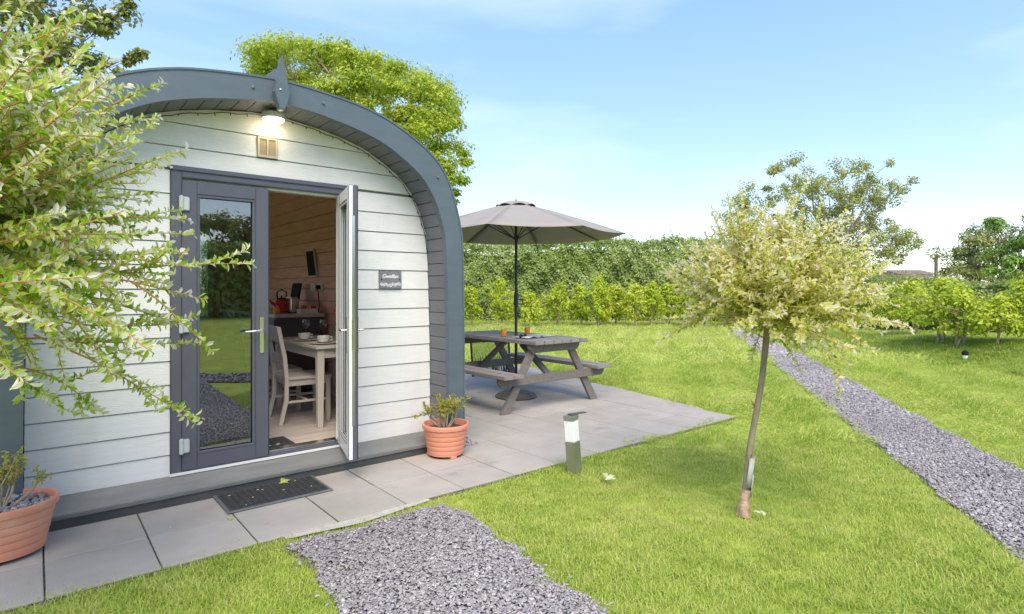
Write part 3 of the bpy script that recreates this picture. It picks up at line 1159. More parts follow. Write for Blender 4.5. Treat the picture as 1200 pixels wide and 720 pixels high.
MB().box(D0 - .004, D1 + .004, YF0 - .012, YF0 - .001, DTOP - .016, DTOP + .016).build('drip_bar', M['door_grey'], frame, bevel=.003)
MB().box(D0 - .01, D1 - .04, FY - .050, FY - .0345, .1265, .142).build('sill_trim', M['door_white'], frame)


def make_leaf(mx, handle_side, label):
    """Leaf in its own space: hinge line at x=0, runs to x=W (W may be negative), outside is -y."""
    W, H, T = .572, 2.005, .068
    sw, gw = .092, .020
    sgn = handle_side
    def X(a, b):
        a, b = a * sgn, b * sgn
        return (a, b) if a < b else (b, a)
    mb = MB()
    for (a, b, z0, z1) in ((0, sw, 0, H), (W - sw, W, 0, H)):
        p, q = X(a, b)
        mb.box(p, q, -T / 2, .0, z0, z1, 0)
        mb.box(p, q, .0005, T / 2, z0, z1, 1)
    for (z0, z1) in ((0, sw + .004), (H - sw, H)):
        p, q = X(sw, W - sw)
        mb.box(p, q, -T / 2 + .0015, .0, z0, z1, 0)
        mb.box(p, q, .0005, T / 2 - .0015, z0, z1, 1)
    leaf = mb.apply(mx).build('door', [M['door_grey'], M['door_white']], pod, bevel=.004)
    leaf['label'] = label
    # glazing beads
    mb = MB()
    p, q = X(sw, W - sw)
    z0, z1 = sw + .004, H - sw
    for yy, mi in ((-.022, 0), (.022, 1)):
        mb.box(p, q, yy - .005, yy + .005, z0, z0 + gw, mi)
        mb.box(p, q, yy - .005, yy + .005, z1 - gw, z1, mi)
        mb.box(p, p + gw, yy - .0049, yy + .0049, z0 + gw, z1 - gw, mi)
        mb.box(q - gw, q, yy - .0049, yy + .0049, z0 + gw, z1 - gw, mi)
    mb.apply(mx).build('glazing_bead', [M['door_grey'], M['door_white']], leaf, bevel=.003, seg=1)
    mb = MB()
    mb.box(p + .002, q - .002, -.0015, .0015, z0 + .002, z1 - .002)
    mb.apply(mx).build('pane', M['door_glass'], leaf)
    # handle plates and levers, outside and inside
    hx = (W - sw * .52) * sgn
    for side in (-1, 1):
        mb = MB()
        mb.box(hx - .015, hx + .015, min(side * T / 2, side * (T / 2 + .009)), max(side * T / 2, side * (T / 2 + .009)), .775, 1.045)
        mb.apply(mx).build('handle_plate', M['chrome'], leaf, bevel=.006, seg=3)
        yy = side * (T / 2 + .045)
        mb = MB()
        mb.tube([(hx, side * T / 2, .945), (hx, yy, .945), (hx - sgn * .012, yy + side * .004, .945), (hx - sgn * .06, yy, .943), (hx - sgn * .125, yy - side * .006, .940)], [.009, .009, .010, .0085, .0075], 10)
        mb.apply(mx).build('lever', M['chrome'], leaf, smooth=True)
    # hinges
    for z in (.17, 1.0, 1.84):
        mb = MB()
        mb.lathe([(.013, -.055), (.015, -.045), (.015, .045), (.013, .055)], (sgn * -.006, -T / 2 - .012, z), 12)
        p, q = X(0, .044)
        mb.box(p, q, -T / 2 - .017, -T / 2, z - .048, z + .048)
        mb.apply(mx).build('hinge', M['hinge'], leaf, bevel=.006)
    # lock strip on the closing edge
    e0, e1 = X(W, W + .0025)
    mb = MB()
    mb.box(e0, e1, -.010, .010, .25, 1.78)
    mb.box(e0, e1 + .001, -.012, .012, .80, 1.02)
    mb.apply(mx).build('lock_strip', M['chrome'], leaf)
    # seal
    mb = MB()
    mb.box(*X(W, W + .006), -T / 2 + .002, -T / 2 + .008, .01, H - .01)
    mb.apply(mx).build('seal', M['seal'], leaf)
    return leaf


make_leaf(Matrix.Translation((.788, FY - .008, .152)), 1, 'closed grey glazed door leaf')
make_leaf(Matrix.Translation((1.943, FY - .020, .158)) @ Matrix.Rotation(R(75), 4, 'Z'), -1, 'glazed door leaf standing open, white inside')

# light over the door
lamp = MB()
lc = (1.368, 4.43, 2.655)
lamp.lathe([(.070, .0), (.082, .006), (.085, .022), (.080, .045), (.060, .052), (.030, .072)], lc, 32)
lamp = lamp.build('wall_lamp', M['lamp_body'], pod, smooth=True)
MB().lathe([(.012, -.024), (.045, -.021), (.066, -.012), (.076, .001), (.076, .005)], lc, 32).build('diffuser', M['lamp_glow'], lamp, smooth=True)
ld = bpy.data.lights.new('lamp_light', 'POINT')
ld.energy = .42
ld.color = (1, .80, .52)
ld.shadow_soft_size = .07
lo = bpy.data.objects.new('lamp_light', ld)
lo.location = (lc[0], lc[1], lc[2] - .075)
col.objects.link(lo)
lo.parent = lamp
lo.matrix_parent_inverse = Matrix()

# name plaque
sx0, sx1, sz0, sz1 = 2.272, 2.486, 1.408, 1.562
plaque = MB().box(sx0, sx1, FY - .030, FY - .0165, sz0, sz1).build('name_plaque', M['sign'], pod, bevel=.003)


def text_obj(body, size, loc, m, parent, name, sx=1.0, rx=R(90)):
    cu = bpy.data.curves.new(name, 'FONT')
    cu.body = body
    cu.size = size
    cu.align_x = 'CENTER'
    cu.extrude = .0008
    cu.shear = .25
    cu.offset = .0012
    t = bpy.data.objects.new(name, cu)
    col.objects.link(t)
    bpy.context.view_layer.update()
    me = bpy.data.meshes.new_from_object(t.evaluated_get(bpy.context.evaluated_depsgraph_get()))
    bpy.data.objects.remove(t)
    me.transform(Matrix.Translation(loc) @ Matrix.Rotation(rx, 4, 'X') @ Matrix.Diagonal((sx, 1, 1, 1)))
    me.materials.clear()
    me.materials.append(m)
    return link(name, me, parent)


text_obj('Gwelfan', .046, ((sx0 + sx1) / 2 - .005, FY - .0312, 1.500), M['sign_white'], plaque, 'lettering')
mb = MB()
g = random.Random(5)
for k in range(9):
    cx_, cz_ = sx0 + .022 + k * .0212, 1.443 + g.uniform(-.010, .012)
    for q in range(6):
        a = q * math.pi / 3 + g.uniform(0, .5)
        ca, sa = math.cos(a), math.sin(a)
        mb.add([(cx_, FY - .0315, cz_), (cx_ + ca * .012 - sa * .005, FY - .0315, cz_ + sa * .012 + ca * .005), (cx_ + ca * .017, FY - .0315, cz_ + sa * .017), (cx_ + ca * .012 + sa * .005, FY - .0315, cz_ + sa * .012 - ca * .005)], [(0, 1, 2, 3)])
mb.build('flower_motif', M['sign_white'], plaque)
for x in (sx0 + .022, sx1 - .020):
    MB().lathe([(.006, 0), (.006, .002), (.003, .004)], (0, 0, 0), 10).apply(Matrix.Translation((x, FY - .030, 1.487)) @ Matrix.Rotation(R(90), 4, 'X')).build('screw', M['black'], plaque)

# string of small lights hung round the top of the facade
sl = empty('light_string', (CX, FY, 2.72), 'thin string of tiny unlit lights clipped under the arch', 'string lights')
Q = resample(full_arch(HINN - np.array([.018, .022])), step=.055)
Q = Q[(Q[:, 1] > 1.7)]
pts = [(x, FY - .030 - .004 * (k % 3), z - .004 * (k % 2) - (0.010 if k % 4 == 2 else 0)) for k, (x, z) in enumerate(Q)]
mb = MB().tube(pts, .0028, 5)
mb.build('cable', M['black'], sl)
bulb_me = None
for k in range(1, len(pts), 2):
    p = pts[k]
    if bulb_me is None:
        b = MB().tube([(0, 0, 0), (0, -.002, -.012), (0, -.004, -.026), (0, -.005, -.034)], [.003, .005, .0045, .001], 6).build('bulb', M['black'], sl)
        bulb_me = b.data
    else:
        b = bpy.data.objects.new('bulb', bulb_me)
        col.objects.link(b)
        b.parent = sl
        b.matrix_parent_inverse = world_of(sl).inverted()
    b.location = p
    b.rotation_euler = (0, random.uniform(-.8, .8), 0)
    b.scale = (.65, .65, .65)

# ---- inside the pod
FZ = .160
IN = HINN - np.array([.055, .055])
wall_pts = resample([(CX - x, z) for x, z in IN[::-1]] + [(CX + x, z) for x, z in IN[1:]], step=.145)
BACK = 9.9
WINL = (6.0, 7.5)
for k in range(len(wall_pts) - 1):
    a, b = wall_pts[k], wall_pts[k + 1]
    if max(a[1], b[1]) < FZ - .02: continue
    d = (b - a) / np.linalg.norm(b - a)
    nn = np.array([-d[1], d[0]])
    a2, b2 = a + d * .002, b - d * .002
    poly = [tuple(a2), tuple(b2), tuple(b2 + nn * .014), tuple(a2 + nn * .014)]
    side = max(a[0], b[0]) < CX and min(a[1], b[1]) > ADDED_SIDE_WIN[2] - .05 and max(a[1], b[1]) < ADDED_SIDE_WIN[3] + .08
    segs = [(FY + .11, ADDED_SIDE_WIN[0]), (ADDED_SIDE_WIN[1], BACK)] if side else [(FY + .11, BACK)]
    for (y0, y1) in segs:
        MB().prism_y(poly, y0, y1).build('wall_board', M['wood_wall'], pod, bevel=.003, seg=1)
k = 0
y = FY + .075
while y < BACK:
    MB().box(CX - 1.36, CX + 1.36, y + .0015, min(y + .16, BACK) - .0015, FZ - .02, FZ).build('floor_board', M['floor_wood'], pod)
    y += .16
# rear wall round an unseen, added daylight window
mb = MB()
wx0, wx1, wz0, wz1 = CX - .95, CX + .75, .95, 2.30
zs = np.linspace(FZ - .02, 2.665, 20)
for za, zb in zip(zs[:-1], zs[1:]):
    h = float(wall_half(min(zb + .06, 2.72))) - .055
    if zb < wz0 or za > wz1:
        mb.box(CX - h, CX + h, BACK, BACK + .06, za, zb)
    else:
        mb.box(CX - h, wx0, BACK, BACK + .06, za, zb)
        mb.box(wx1, CX + h, BACK, BACK + .06, za, zb)
mb.build('rear_wall', M['wood_wall'], pod)
win = MB().box(wx0 - .03, wx0 + .05, BACK - .01, BACK + .07, wz0, wz1)
win.box(wx1 - .05, wx1 + .03, BACK - .01, BACK + .07, wz0, wz1)
win.box(wx0 - .03, wx1 + .03, BACK - .012, BACK + .072, wz0 - .14, wz0 + .05)
win.box(wx0 - .03, wx1 + .03, BACK - .012, BACK + .072, wz1 - .05, wz1 + .14)
win = win.build('added_window', M['door_white'], pod, bevel=.004)
MB().box(wx0 + .05, wx1 - .05, BACK + .02, BACK + .024, wz0 + .05, wz1 - .05).build('pane', M['added_window_glass'], win)

xs0, xs1 = CX - 1.50, CX - 1.33  # unseen side glazing added to bring daylight onto the inner wall
y0, y1, z0, z1 = ADDED_SIDE_WIN[0] - .02, ADDED_SIDE_WIN[1] + .02, ADDED_SIDE_WIN[2] - .04, ADDED_SIDE_WIN[3] + .06
win = MB().box(xs0, xs1, y0, y0 + .06, z0, z1).box(xs0, xs1, y1 - .06, y1, z0, z1).box(xs0 + .002, xs1 - .002, y0 + .06, y1 - .06, z0, z0 + .06).box(xs0 + .002, xs1 + .03, y0 + .06, y1 - .06, z1 - .06, z1)
win.box(xs0 + .05, xs1 - .05, (y0 + y1) / 2 - .03, (y0 + y1) / 2 + .03, z0 + .06, z1 - .06)
win = win.build('added_window', M['door_white'], pod, bevel=.004)
for ya, yb in ((y0 + .06, (y0 + y1) / 2 - .03), ((y0 + y1) / 2 + .03, y1 - .06)):
    MB().box(CX - 1.42, CX - 1.416, ya, yb, z0 + .06, z1 - .06).build('pane', M['added_window_glass'], win)


# furniture
def cyl(mb, c, r, h, n=20, r2=None):
    return mb.lathe([(r, 0), (r if r2 is None else r2, h)], c, n)


tb = empty('dining_table', (2.3, 5.7, FZ), 'cream painted dining table laid with cups just inside the open door', 'table')
TZ = FZ + .735
MB().box(1.93, 2.66, 5.06, 6.30, TZ - .028, TZ).build('tabletop', M['furniture'], tb, bevel=.005)
mb = MB().box(1.965, 1.985, 5.11, 6.25, TZ - .11, TZ - .029)
mb.box(2.605, 2.625, 5.11, 6.25, TZ - .11, TZ - .029)
mb.box(1.986, 2.604, 5.10, 5.12, TZ - .11, TZ - .029)
mb.box(1.986, 2.604, 6.24, 6.26, TZ - .11, TZ - .029)
mb.build('apron', M['furniture'], tb)
for x in (1.985, 2.605):
    for y in (5.12, 6.24):
        mb = MB()
        w = .033
        mb.add([(x - w * .72, y - w * .72, FZ), (x + w * .72, y - w * .72, FZ), (x + w * .72, y + w * .72, FZ), (x - w * .72, y + w * .72, FZ)] + [(x + a * w, y + b * w, TZ - .029) for a, b in ((-1, -1), (1, -1), (1, 1), (-1, 1))],
               [(0, 3, 2, 1), (4, 5, 6, 7), (0, 1, 5, 4), (1, 2, 6, 5), (2, 3, 7, 6), (3, 0, 4, 7)])
        mb.build('leg', M['furniture'], tb, bevel=.004, seg=1)


def chair(label, ox, oy, rz):
    r = empty('dining_chair', (ox, oy, FZ), label, 'chair', 'cream dining chairs')
    mx = Matrix.Translation((ox, oy, FZ)) @ Matrix.Rotation(rz, 4, 'Z')
    def fin(mb, nm): mb.apply(mx).build(nm, M['furniture'], r, bevel=.004, seg=1)
    w, d = .215, .20       # faces +x
    fin(MB().box(-d, d + .02, -w, w, .405, .43), 'seat')
    fin(MB().box(-d + .02, d, -w + .02, w - .02, .345, .404), 'seat_frame')
    for s in (-1, 1):
        pts = [(-d - .055, .0), (-d - .005, .22), (-d, .42), (-d - .02, .62), (-d - .075, .90)]
        mb = MB()
        vs, fs = [], []
        for x, z in pts:
            y0, y1 = s * (w - .002) - .019, s * (w - .002) + .019
            vs += [(x - .019, y0, z), (x + .019, y0, z), (x + .019, y1, z), (x - .019, y1, z)]
        for i in range(len(pts) - 1):
            for q in range(4): fs.append((4 * i + q, 4 * i + (q + 1) % 4, 4 * i + 4 + (q + 1) % 4, 4 * i + 4 + q))
        fs += [(3, 2, 1, 0), tuple(range(4 * len(pts) - 4, 4 * len(pts)))]
        mb.add(vs, fs)
        fin(mb, 'back_post')
        fin(MB().box(d - .03, d + .008, s * (w - .022) - .019, s * (w - .022) + .019, 0, .404), 'leg')
    for z0, z1, xo in ((.76, .90, -.062), (.56, .64, -.022)):
        fin(MB().box(-d + xo - .008, -d + xo + .010, -w + .017, w - .017, z0, z1), 'back_rail')
    for s in (-1, 1):
        fin(MB().bar((-d, s * (w - .02), .20), (d, s * (w - .02), .20), .018, .022), 'stretcher')
    fin(MB().bar((0, -w + .02, .2), (0, w - .02, .2), .018, .02), 'stretcher')
    return r


chair('cream ladder back chair drawn up to the near end of the dining table', 2.00, 5.62, R(-3))
chair('cream ladder back chair half hidden behind the closed door leaf, further in', 1.93, 6.22, R(-3))


def cup(label, x, y):
    r = empty('cup', (x, y, TZ), label, 'cup')
    MB().lathe([(.030, .010), (.040, .014), (.056, .045), (.060, .068), (.056, .068), (.050, .045), (.02, .016)], (x, y, TZ + .008), 24).build('bowl', M['ceramic'], r, smooth=True)
    MB().tube([(x + .055, y, TZ + .062), (x + .085, y, TZ + .058), (x + .088, y, TZ + .04), (x + .05, y, TZ + .030)], .006, 8).build('handle', M['ceramic'], r, smooth=True)
    return r


def plate(label, x, y, rr):
    o = MB().lathe([(.05, 0), (.06, .003), (rr, .014), (rr, .017), (.06, .008)], (x, y, TZ), 32).build('saucer', M['ceramic'], smooth=True)
    tag(o, label, 'saucer')


plate('wide pale saucer under the nearer cup at the table corner', 2.08, 5.28, .125)
cup('white tea cup on the nearer saucer at the table corner', 2.08, 5.28)
plate('pale saucer under the further cup by the chair back', 2.06, 5.72, .115)
cup('white tea cup on the further saucer behind the chair back', 2.06, 5.72)
for lb, x, y in (('empty wine glass near the wall side of the table', 2.36, 6.0), ('empty wine glass beside the further tea cup', 2.22, 6.12)):
    r = empty('wine_glass', (x, y, TZ), lb, 'wine glass')
    MB().lathe([(.034, 0), (.034, .003), (.006, .008), (.004, .085), (.02, .10)], (x, y, TZ), 20).build('stem', M['glass'], r, smooth=True)
    MB().lathe([(.012, .095), (.034, .12), (.038, .15), (.030, .19), (.029, .19), (.036, .15), (.032, .122), (.01, .098)], (x, y, TZ), 20).build('bowl', M['glass'], r, smooth=True)
vx, vy = 2.33, 5.50
r = empty('vase', (vx, vy, TZ), 'small glass vase of red tulips at the table edge', 'vase')
MB().lathe([(.032, 0), (.036, .01), (.03, .08), (.036, .13), (.033, .13), (.027, .08), (.03, .012)], (vx, vy, TZ), 20).build('vessel', M['glass'], r, smooth=True)
for k in range(7):
    a = k * 2.4
    q = (vx + .055 * math.cos(a) * (.4 + .1 * k), vy + .055 * math.sin(a) * (.4 + .1 * k), TZ + .20 + .012 * k)
    st = MB().tube([(vx, vy, TZ + .02), (vx + (q[0] - vx) * .4, vy + (q[1] - vy) * .4, TZ + .14), q], .004, 6).build('stalk', M['stem'], r)
    MB().lathe([(.006, 0), (.020, .012), (.023, .028), (.016, .045), (.004, .05)], q, 10).build('bloom', M['tulip'], st, smooth=True)
    MB().bar((vx, vy, TZ + .05), (vx + .08 * math.cos(a + 1), vy + .08 * math.sin(a + 1), TZ + .17), .018, .002).build('blade', M['stem'], st)

# kitchen unit against the right wall
KZ = 1.12
ku = empty('kitchen_unit', (2.4, 7.8, FZ), 'dark grey kitchen unit with pale worktop against the wooden wall', 'kitchen unit')
MB().box(2.12, 2.64, 6.76, 9.2, FZ + .08, KZ - .04).build('carcass', M['unit_grey'], ku)
MB().box(2.09, 2.66, 6.72, 9.22, KZ - .039, KZ).build('worktop', M['worktop'], ku, bevel=.004)
for k in range(4):
    y0 = 6.78 + k * .6
    for z0, z1 in ((FZ + .10, FZ + .60), (FZ + .62, KZ - .06)):
        d = MB().box(2.098, 2.119, y0, y0 + .58, z0, z1).build('drawer', M['unit_grey'], ku, bevel=.003, seg=1)
        MB().tube([(2.085, y0 + .22, z1 - .05), (2.075, y0 + .24, z1 - .05), (2.075, y0 + .34, z1 - .05), (2.085, y0 + .36, z1 - .05)], .005, 6).build('handle', M['steel'], d)
# kettle
kx, ky = 2.30, 7.14
r = empty('kettle', (kx, ky, KZ), 'red enamel kettle on the worktop behind the orange', 'kettle')
MB().lathe([(.085, 0), (.095, .02), (.095, .08), (.075, .14), (.045, .165)], (kx, ky, KZ), 24).build('body', M['red'], r, smooth=True)
MB().lathe([(.047, .165), (.035, .18), (.008, .185), (.012, .205), (.004, .21)], (kx, ky, KZ), 20).build('lid', M['black'], r, smooth=True)
MB().tube([(kx - .08, ky, KZ + .10), (kx - .125, ky, KZ + .13), (kx - .135, ky, KZ + .16)], [.02, .014, .01], 10).build('spout', M['red'], r, smooth=True)
MB().tube([(kx - .05, ky, KZ + .15), (kx - .055, ky, KZ + .25), (kx, ky, KZ + .28), (kx + .055, ky, KZ + .25), (kx + .05, ky, KZ + .15)], .009, 8).build('handle', M['black'], r, smooth=True)
tag(MB().lathe([(.005, 0), (.030, .008), (.042, .04), (.032, .072), (.005, .082)], (2.15, 6.86, KZ), 20).build('orange', M['orange'], smooth=True), 'single orange lying at the worktop corner', 'fruit')
# leaning board, toaster, fruit box
mb = MB().bar((2.50, 7.35, KZ), (2.56, 7.35, KZ + .36), .30, .02, (1, 0, 0))
tag(mb.build('chopping_board', M['black'], bevel=.004), 'dark chopping board leaning on the wall behind the toaster', 'chopping board')
tx, ty = 2.36, 7.05
r = empty('toaster', (2.42, 6.98, KZ), 'dark steel toaster between the kettle and the fruit crate', 'toaster')
MB().box(2.33, 2.44, 6.93, 7.15, KZ + .012, KZ + .19).build('body', M['steel'], r, bevel=.02, seg=3)
MB().box(2.345, 2.425, 6.95, 7.13, KZ, KZ + .013).build('foot', M['black'], r)
for x in (2.358, 2.402): MB().box(x, x + .016, 6.96, 7.12, KZ + .1905, KZ + .192).build('slot', M['black'], r)
r = empty('fruit_crate', (2.48, 6.84, KZ), 'small white crate piled with apples at the worktop end', 'crate')
mb = MB().box(2.40, 2.60, 6.77, 6.78, KZ, KZ + .055).box(2.40, 2.60, 6.90, 6.91, KZ, KZ + .055).box(2.40, 2.41, 6.781, 6.899, KZ, KZ + .055).box(2.59, 2.60, 6.781, 6.899, KZ, KZ + .055).box(2.411, 2.589, 6.781, 6.899, KZ, KZ + .008)
mb.build('crate_side', M['white_plate'], r)
ap = []
for k, (x, y, z, m, lb) in enumerate(((2.44, 6.815, .06, 'red', 'red apple at the left end of the white crate'), (2.50, 6.82, .066, 'orange', 'orange in the middle of the white crate'), (2.56, 6.815, .06, 'red', 'red apple at the right end of the white crate'), (2.47, 6.87, .072, 'stem', 'green apple at the back of the white crate'))):
    o = MB().lathe([(.006, .004), (.026, 0), (.036, .028), (.028, .056), (.008, .054)], (x, y, KZ + z - .03), 16).build('apple' if m != 'orange' else 'orange', M[m], smooth=True)
    tag(o, lb, 'fruit', 'fruit in the white crate')


# things on the right wall
def wall_x(z):
    return CX + float(np.interp(z, IN[::-1, 1], IN[::-1, 0]))


def wall_panel(name, y0, y1, z0, z1, m, off, th, parent=None):
    mb = MB()
    xa, xb = wall_x(z0), wall_x(z1)
    mb.add([(xa - off, y0, z0), (xa - off, y1, z0), (xb - off, y1, z1), (xb - off, y0, z1), (xa - off - th, y0, z0), (xa - off - th, y1, z0), (xb - off - th, y1, z1), (xb - off - th, y0, z1)],
           [(0, 1, 2, 3), (4, 7, 6, 5), (0, 4, 5, 1), (1, 5, 6, 2), (2, 6, 7, 3), (3, 7, 4, 0)])
    return mb.build(name, m, parent)


r = empty('wall_picture', (wall_x(1.7), 7.15, 1.7), 'narrow dark picture in a pale frame hung on the wooden wall', 'picture')
wall_panel('frame', 7.04, 7.32, 1.555, 1.90, M['furniture'], .004, .016, r)
wall_panel('print', 7.06, 7.30, 1.575, 1.88, M['black'], .024, .003, r)
for y0, lb in ((6.88, 'white double socket on the wooden wall, the one with a black plug'), (7.12, 'white double socket on the wooden wall, further from the door')):
    r = empty('wall_socket', (wall_x(1.42), y0, 1.42), lb, 'socket', 'sockets over the worktop')
    wall_panel('cover_plate', y0, y0 + .16, 1.385, 1.475, M['white_plate'], .004, .012, r)
r = empty('power_lead', (wall_x(1.4) - .05, 6.95, 1.3), 'black plug and lead hanging from the wall socket', 'plug')
MB().box(wall_x(1.43) - .06, wall_x(1.43) - .017, 6.93, 6.98, 1.405, 1.455).build('plug', M['black'], r, bevel=.006)
MB().tube([(wall_x(1.4) - .045, 6.955, 1.405), (wall_x(1.3) - .04, 6.95, 1.30), (wall_x(1.2) - .03, 6.96, 1.2), (wall_x(1.2) - .03, 6.98, KZ + .005)], .006, 6).build('lead', M['black'], r)
# mat inside
r = empty('door_mat', (1.45, 4.9, FZ), 'dark mat with pale marks on the floor just inside the threshold', 'mat')
MB().box(1.02, 1.62, 4.665, 4.98, FZ + .001, FZ + .011).build('pile', M['mat_rubber'], r, bevel=.003, seg=1)
for k in range(6):
    x = 1.16 + k * .068
    MB().lathe([(.016, 0), (.015, .0015)], (x, 4.735 + .012 * (k % 2), FZ + .0105), 8, sx=1, sy=.55 + .3 * (k % 2)).build('print_mark', M['sign_white'], r)

# mat outside, with its leaves
r = empty('door_mat', (1.26, 4.10, 0), 'black ribbed rubber mat lying on the slabs before the door', 'mat')
mb = MB().box(.93, 1.61, 3.905, 4.30, .002, .012)
mb.build('border', M['mat_edge'], r, bevel=.003, seg=1)
mb = MB()
for k in range(46):
    x = .952 + k * .0139
    mb.box(x, x + .009, 3.93, 4.28, .0121, .0165 + .0015 * (k % 3))
rb = mb.build('ribs', M['mat_rubber'], r)
rb['kind'] = 'stuff'


def fallen_leaf(label, x, y, z, s, m, rz):
    V, Fc, k = leaf_arrays(np.array([[0, 0, 0], [.2, .25, .02], [-.15, .2, .0]]) * s, np.array([[1, .1, .12], [.8, .7, .15], [.7, -.6, .1]]), np.array([[.1, 0, 1], [.2, .1, 1], [-.3, 0, 1.]]), np.array([1, .9, .8]) * s, np.array([.42, .4, .38]) * s, .2, True)
    c, sn = math.cos(rz), math.sin(rz)
    V = np.column_stack([V[:, 0] * c - V[:, 1] * sn + x, V[:, 0] * sn + V[:, 1] * c + y, V[:, 2] + z])
    o = np_mesh('fallen_leaf', V, Fc, M['willow'], np.full(len(V), m))
    tag(o, label, 'leaf', 'fallen leaves on the ground')


fallen_leaf('pale fallen sprig on the lawn beside the bollard light', 3.18, 2.77, .035, .11, .85, .2)
fallen_leaf('green and cream fallen sprig at the back edge of the black mat', 1.36, 4.23, .020, .085, .62, .3)
fallen_leaf('yellow fallen leaf on the slab in front of the black mat', .92, 3.80, .003, .04, .55, .9)
fallen_leaf('cream fallen leaf on the lawn below the willow trunk', 3.42, 1.74, .035, .06, .9, .9)
for k, (x, y) in enumerate(((1.0, 4.20), (1.12, 4.06), (1.22, 4.17), (1.34, 4.08), (1.06, 3.96), (1.5, 4.05), (1.18, 4.2), (1.45, 4.22), (.62, 3.9), (1.9, 3.95), (2.3, 3.75))):
    V, Fc, kk = leaf_arrays(np.zeros((1, 3)), np.array([[math.cos(k), math.sin(k), .1]]), np.array([[0, 0, 1.]]), .022, .012, .2, True)
    o = np_mesh('petal', V + np.array([x, y, .020 if k < 8 else .003]), Fc, M['willow'], np.full(len(V), .8))
    lb = ('left front part of the black mat', 'middle of the black mat', 'back of the black mat, right of its centre', 'black mat just right of its centre', 'front left corner of the black mat', 'right end of the black mat, front side', 'back of the black mat, left of the sprig', 'right end of the black mat, back side')[k] if k < 8 else ('slab left of the black mat', 'slab right of the black mat', 'slab left of the round pot')[k - 8]
    tag(o, 'tiny pale petal fallen on the ' + lb, 'petal', 'petals dropped by the door')


# ------------------------------------------------------------------ pots
def flower_pot(label, c, rr, h, n_leaf, seed, plant_label, ph, sy=1.0, stones=False):
    x, y = c
    r = empty('flower_pot', (x, y, 0), label, 'flower pot', 'terracotta pots beside the pod')
    prof = [(rr * .74, .022), (rr * .76, .024)]
    for k in range(5):
        z = .03 + k * (h - .075) / 5
        q = rr * (.76 + .14 * k / 4)
        prof += [(q, z), (q + .003, z + .006), (q + rr * .028, z + (h - .075) / 5 - .008), (q + rr * .022, z + (h - .075) / 5 - .002)]
    prof += [(rr * .93, h - .04), (rr * .99, h - .036), (rr, h - .02), (rr, h - .006), (rr * .985, h), (rr * .92, h), (rr * .90, h - .008), (rr * .88, h - .06)]
    MB().lathe(prof, (x, y, 0), 48, sy=sy, caps=False).build('wall', M['pot'], r, smooth=True)
    for a in (.4, 2.5, 4.6):
        ax, ay = math.cos(a) * rr * .62, math.sin(a) * rr * .62 * sy
        MB().box(x + ax - .028, x + ax + .028, y + ay - .028, y + ay + .028, .001, .028).build('foot', M['pot'], r, bevel=.004)
    mb = MB()
    pts = []
    g = random.Random(seed)
    mb.lathe([(rr * .90, h - .052), (rr * .6, h - .040), (rr * .25, h - .036), (.01, h - .035)], (x, y, 0), 24, sy=sy)
    mb.v = [(a, b, z + g.uniform(-.006, .006)) for a, b, z in mb.v]
    soil = mb.build('compost', M['compost'], r)
    if stones:
        gg = np.random.default_rng(seed)
        nst = 260
        a = gg.uniform(0, 6.28, nst)
        q = rr * .88 * np.sqrt(gg.uniform(0, 1, nst))
        P = np.column_stack([x + q * np.cos(a), y + q * np.sin(a) * sy, np.full(nst, h - .030) + gg.uniform(0, .012, nst)])
        chips('slate_mulch', P, gg.uniform(.02, .045, nst), r, None)
    # plant
    pl = empty('potted_shrub', (x, y, h - .04), plant_label, 'plant')
    g = np.random.default_rng(seed)
    mb = MB()
    P, D, N, T = [], [], [], []
    for k in range(11):
        a = g.uniform(0, 6.28)
        q = g.uniform(.25, 1) * rr * .95
        top = np.array([x + q * math.cos(a), y + q * math.sin(a) * sy, h - .04 + ph * g.uniform(.6, 1.0) * (1 - .25 * q / rr)])
        b0 = np.array([x + .22 * q * math.cos(a), y + .22 * q * math.sin(a), h - .045])
        mid = b0 * .45 + top * .55 + g.normal(0, .015, 3) + np.array([0, 0, -.02])
        mb.tube([b0, mid, top], [.006, .0045, .0025], 6)
        sub = [(mid, top)]
        for q2 in range(3):
            e = top + g.normal(0, .045, 3) + np.array([0, 0, .015])
            s0 = mid * .6 + top * .4
            mb.tube([s0, (s0 + e) / 2 + g.normal(0, .006, 3), e], [.003, .0025, .0015], 5)
            sub.append((s0, e))
        for s0, e in sub:
            for q3 in range(n_leaf):
                u = 1 - g.uniform(0, 1) ** 1.6 * .75
                P.append(s0 + (e - s0) * u + g.normal(0, .004, 3))
                D.append(g.normal(0, 1, 3) + np.array([0, 0, .6]))
                N.append(g.normal(0, .6, 3) + np.array([0, 0, 1]))
                T.append(g.normal(.35, .2) + (.45 if u > .9 and g.uniform() < .35 else 0))
    mb.build('stem', M['bark_pale'], pl, smooth=True)
    P, D, N = np.array(P), np.array(D), np.array(N)
    leaves('foliage', P, D, N, g.uniform(.016, .032, len(P)), g.uniform(.008, .013, len(P)), np.array(T), M['azalea'], pl, .2, True)


flower_pot('round terracotta pot on the slabs at the right foot of the pod arch', (2.69, 4.145), .198, .275, 26, 3, 'small bronze tipped shrub in the round pot by the arch', .29)
flower_pot('wide terracotta pot topped with slate at the left end of the pod', (-.145, 4.06), .258, .285, 12, 9, 'sparse yellow leaved shrub in the slate topped pot', .30, .85, True)
# loose slate in the corner by the arch foot
g = np.random.default_rng(2)
q = 90
P = np.column_stack([g.uniform(2.96, 3.13, q), g.uniform(4.24, 4.46, q), g.uniform(.002, .014, q)])
o = chips('slate_gravel', P, g.uniform(.015, .035, q), None, 'loose slate chips behind the round pot at the arch foot')
o['category'] = 'gravel'
o = MB().box(2.95, 3.15, 4.47, 4.50, -.004, .008).build('drain_slot', M['black'])
tag(o, 'dark drain slot in the slabs behind the round pot', 'drain')

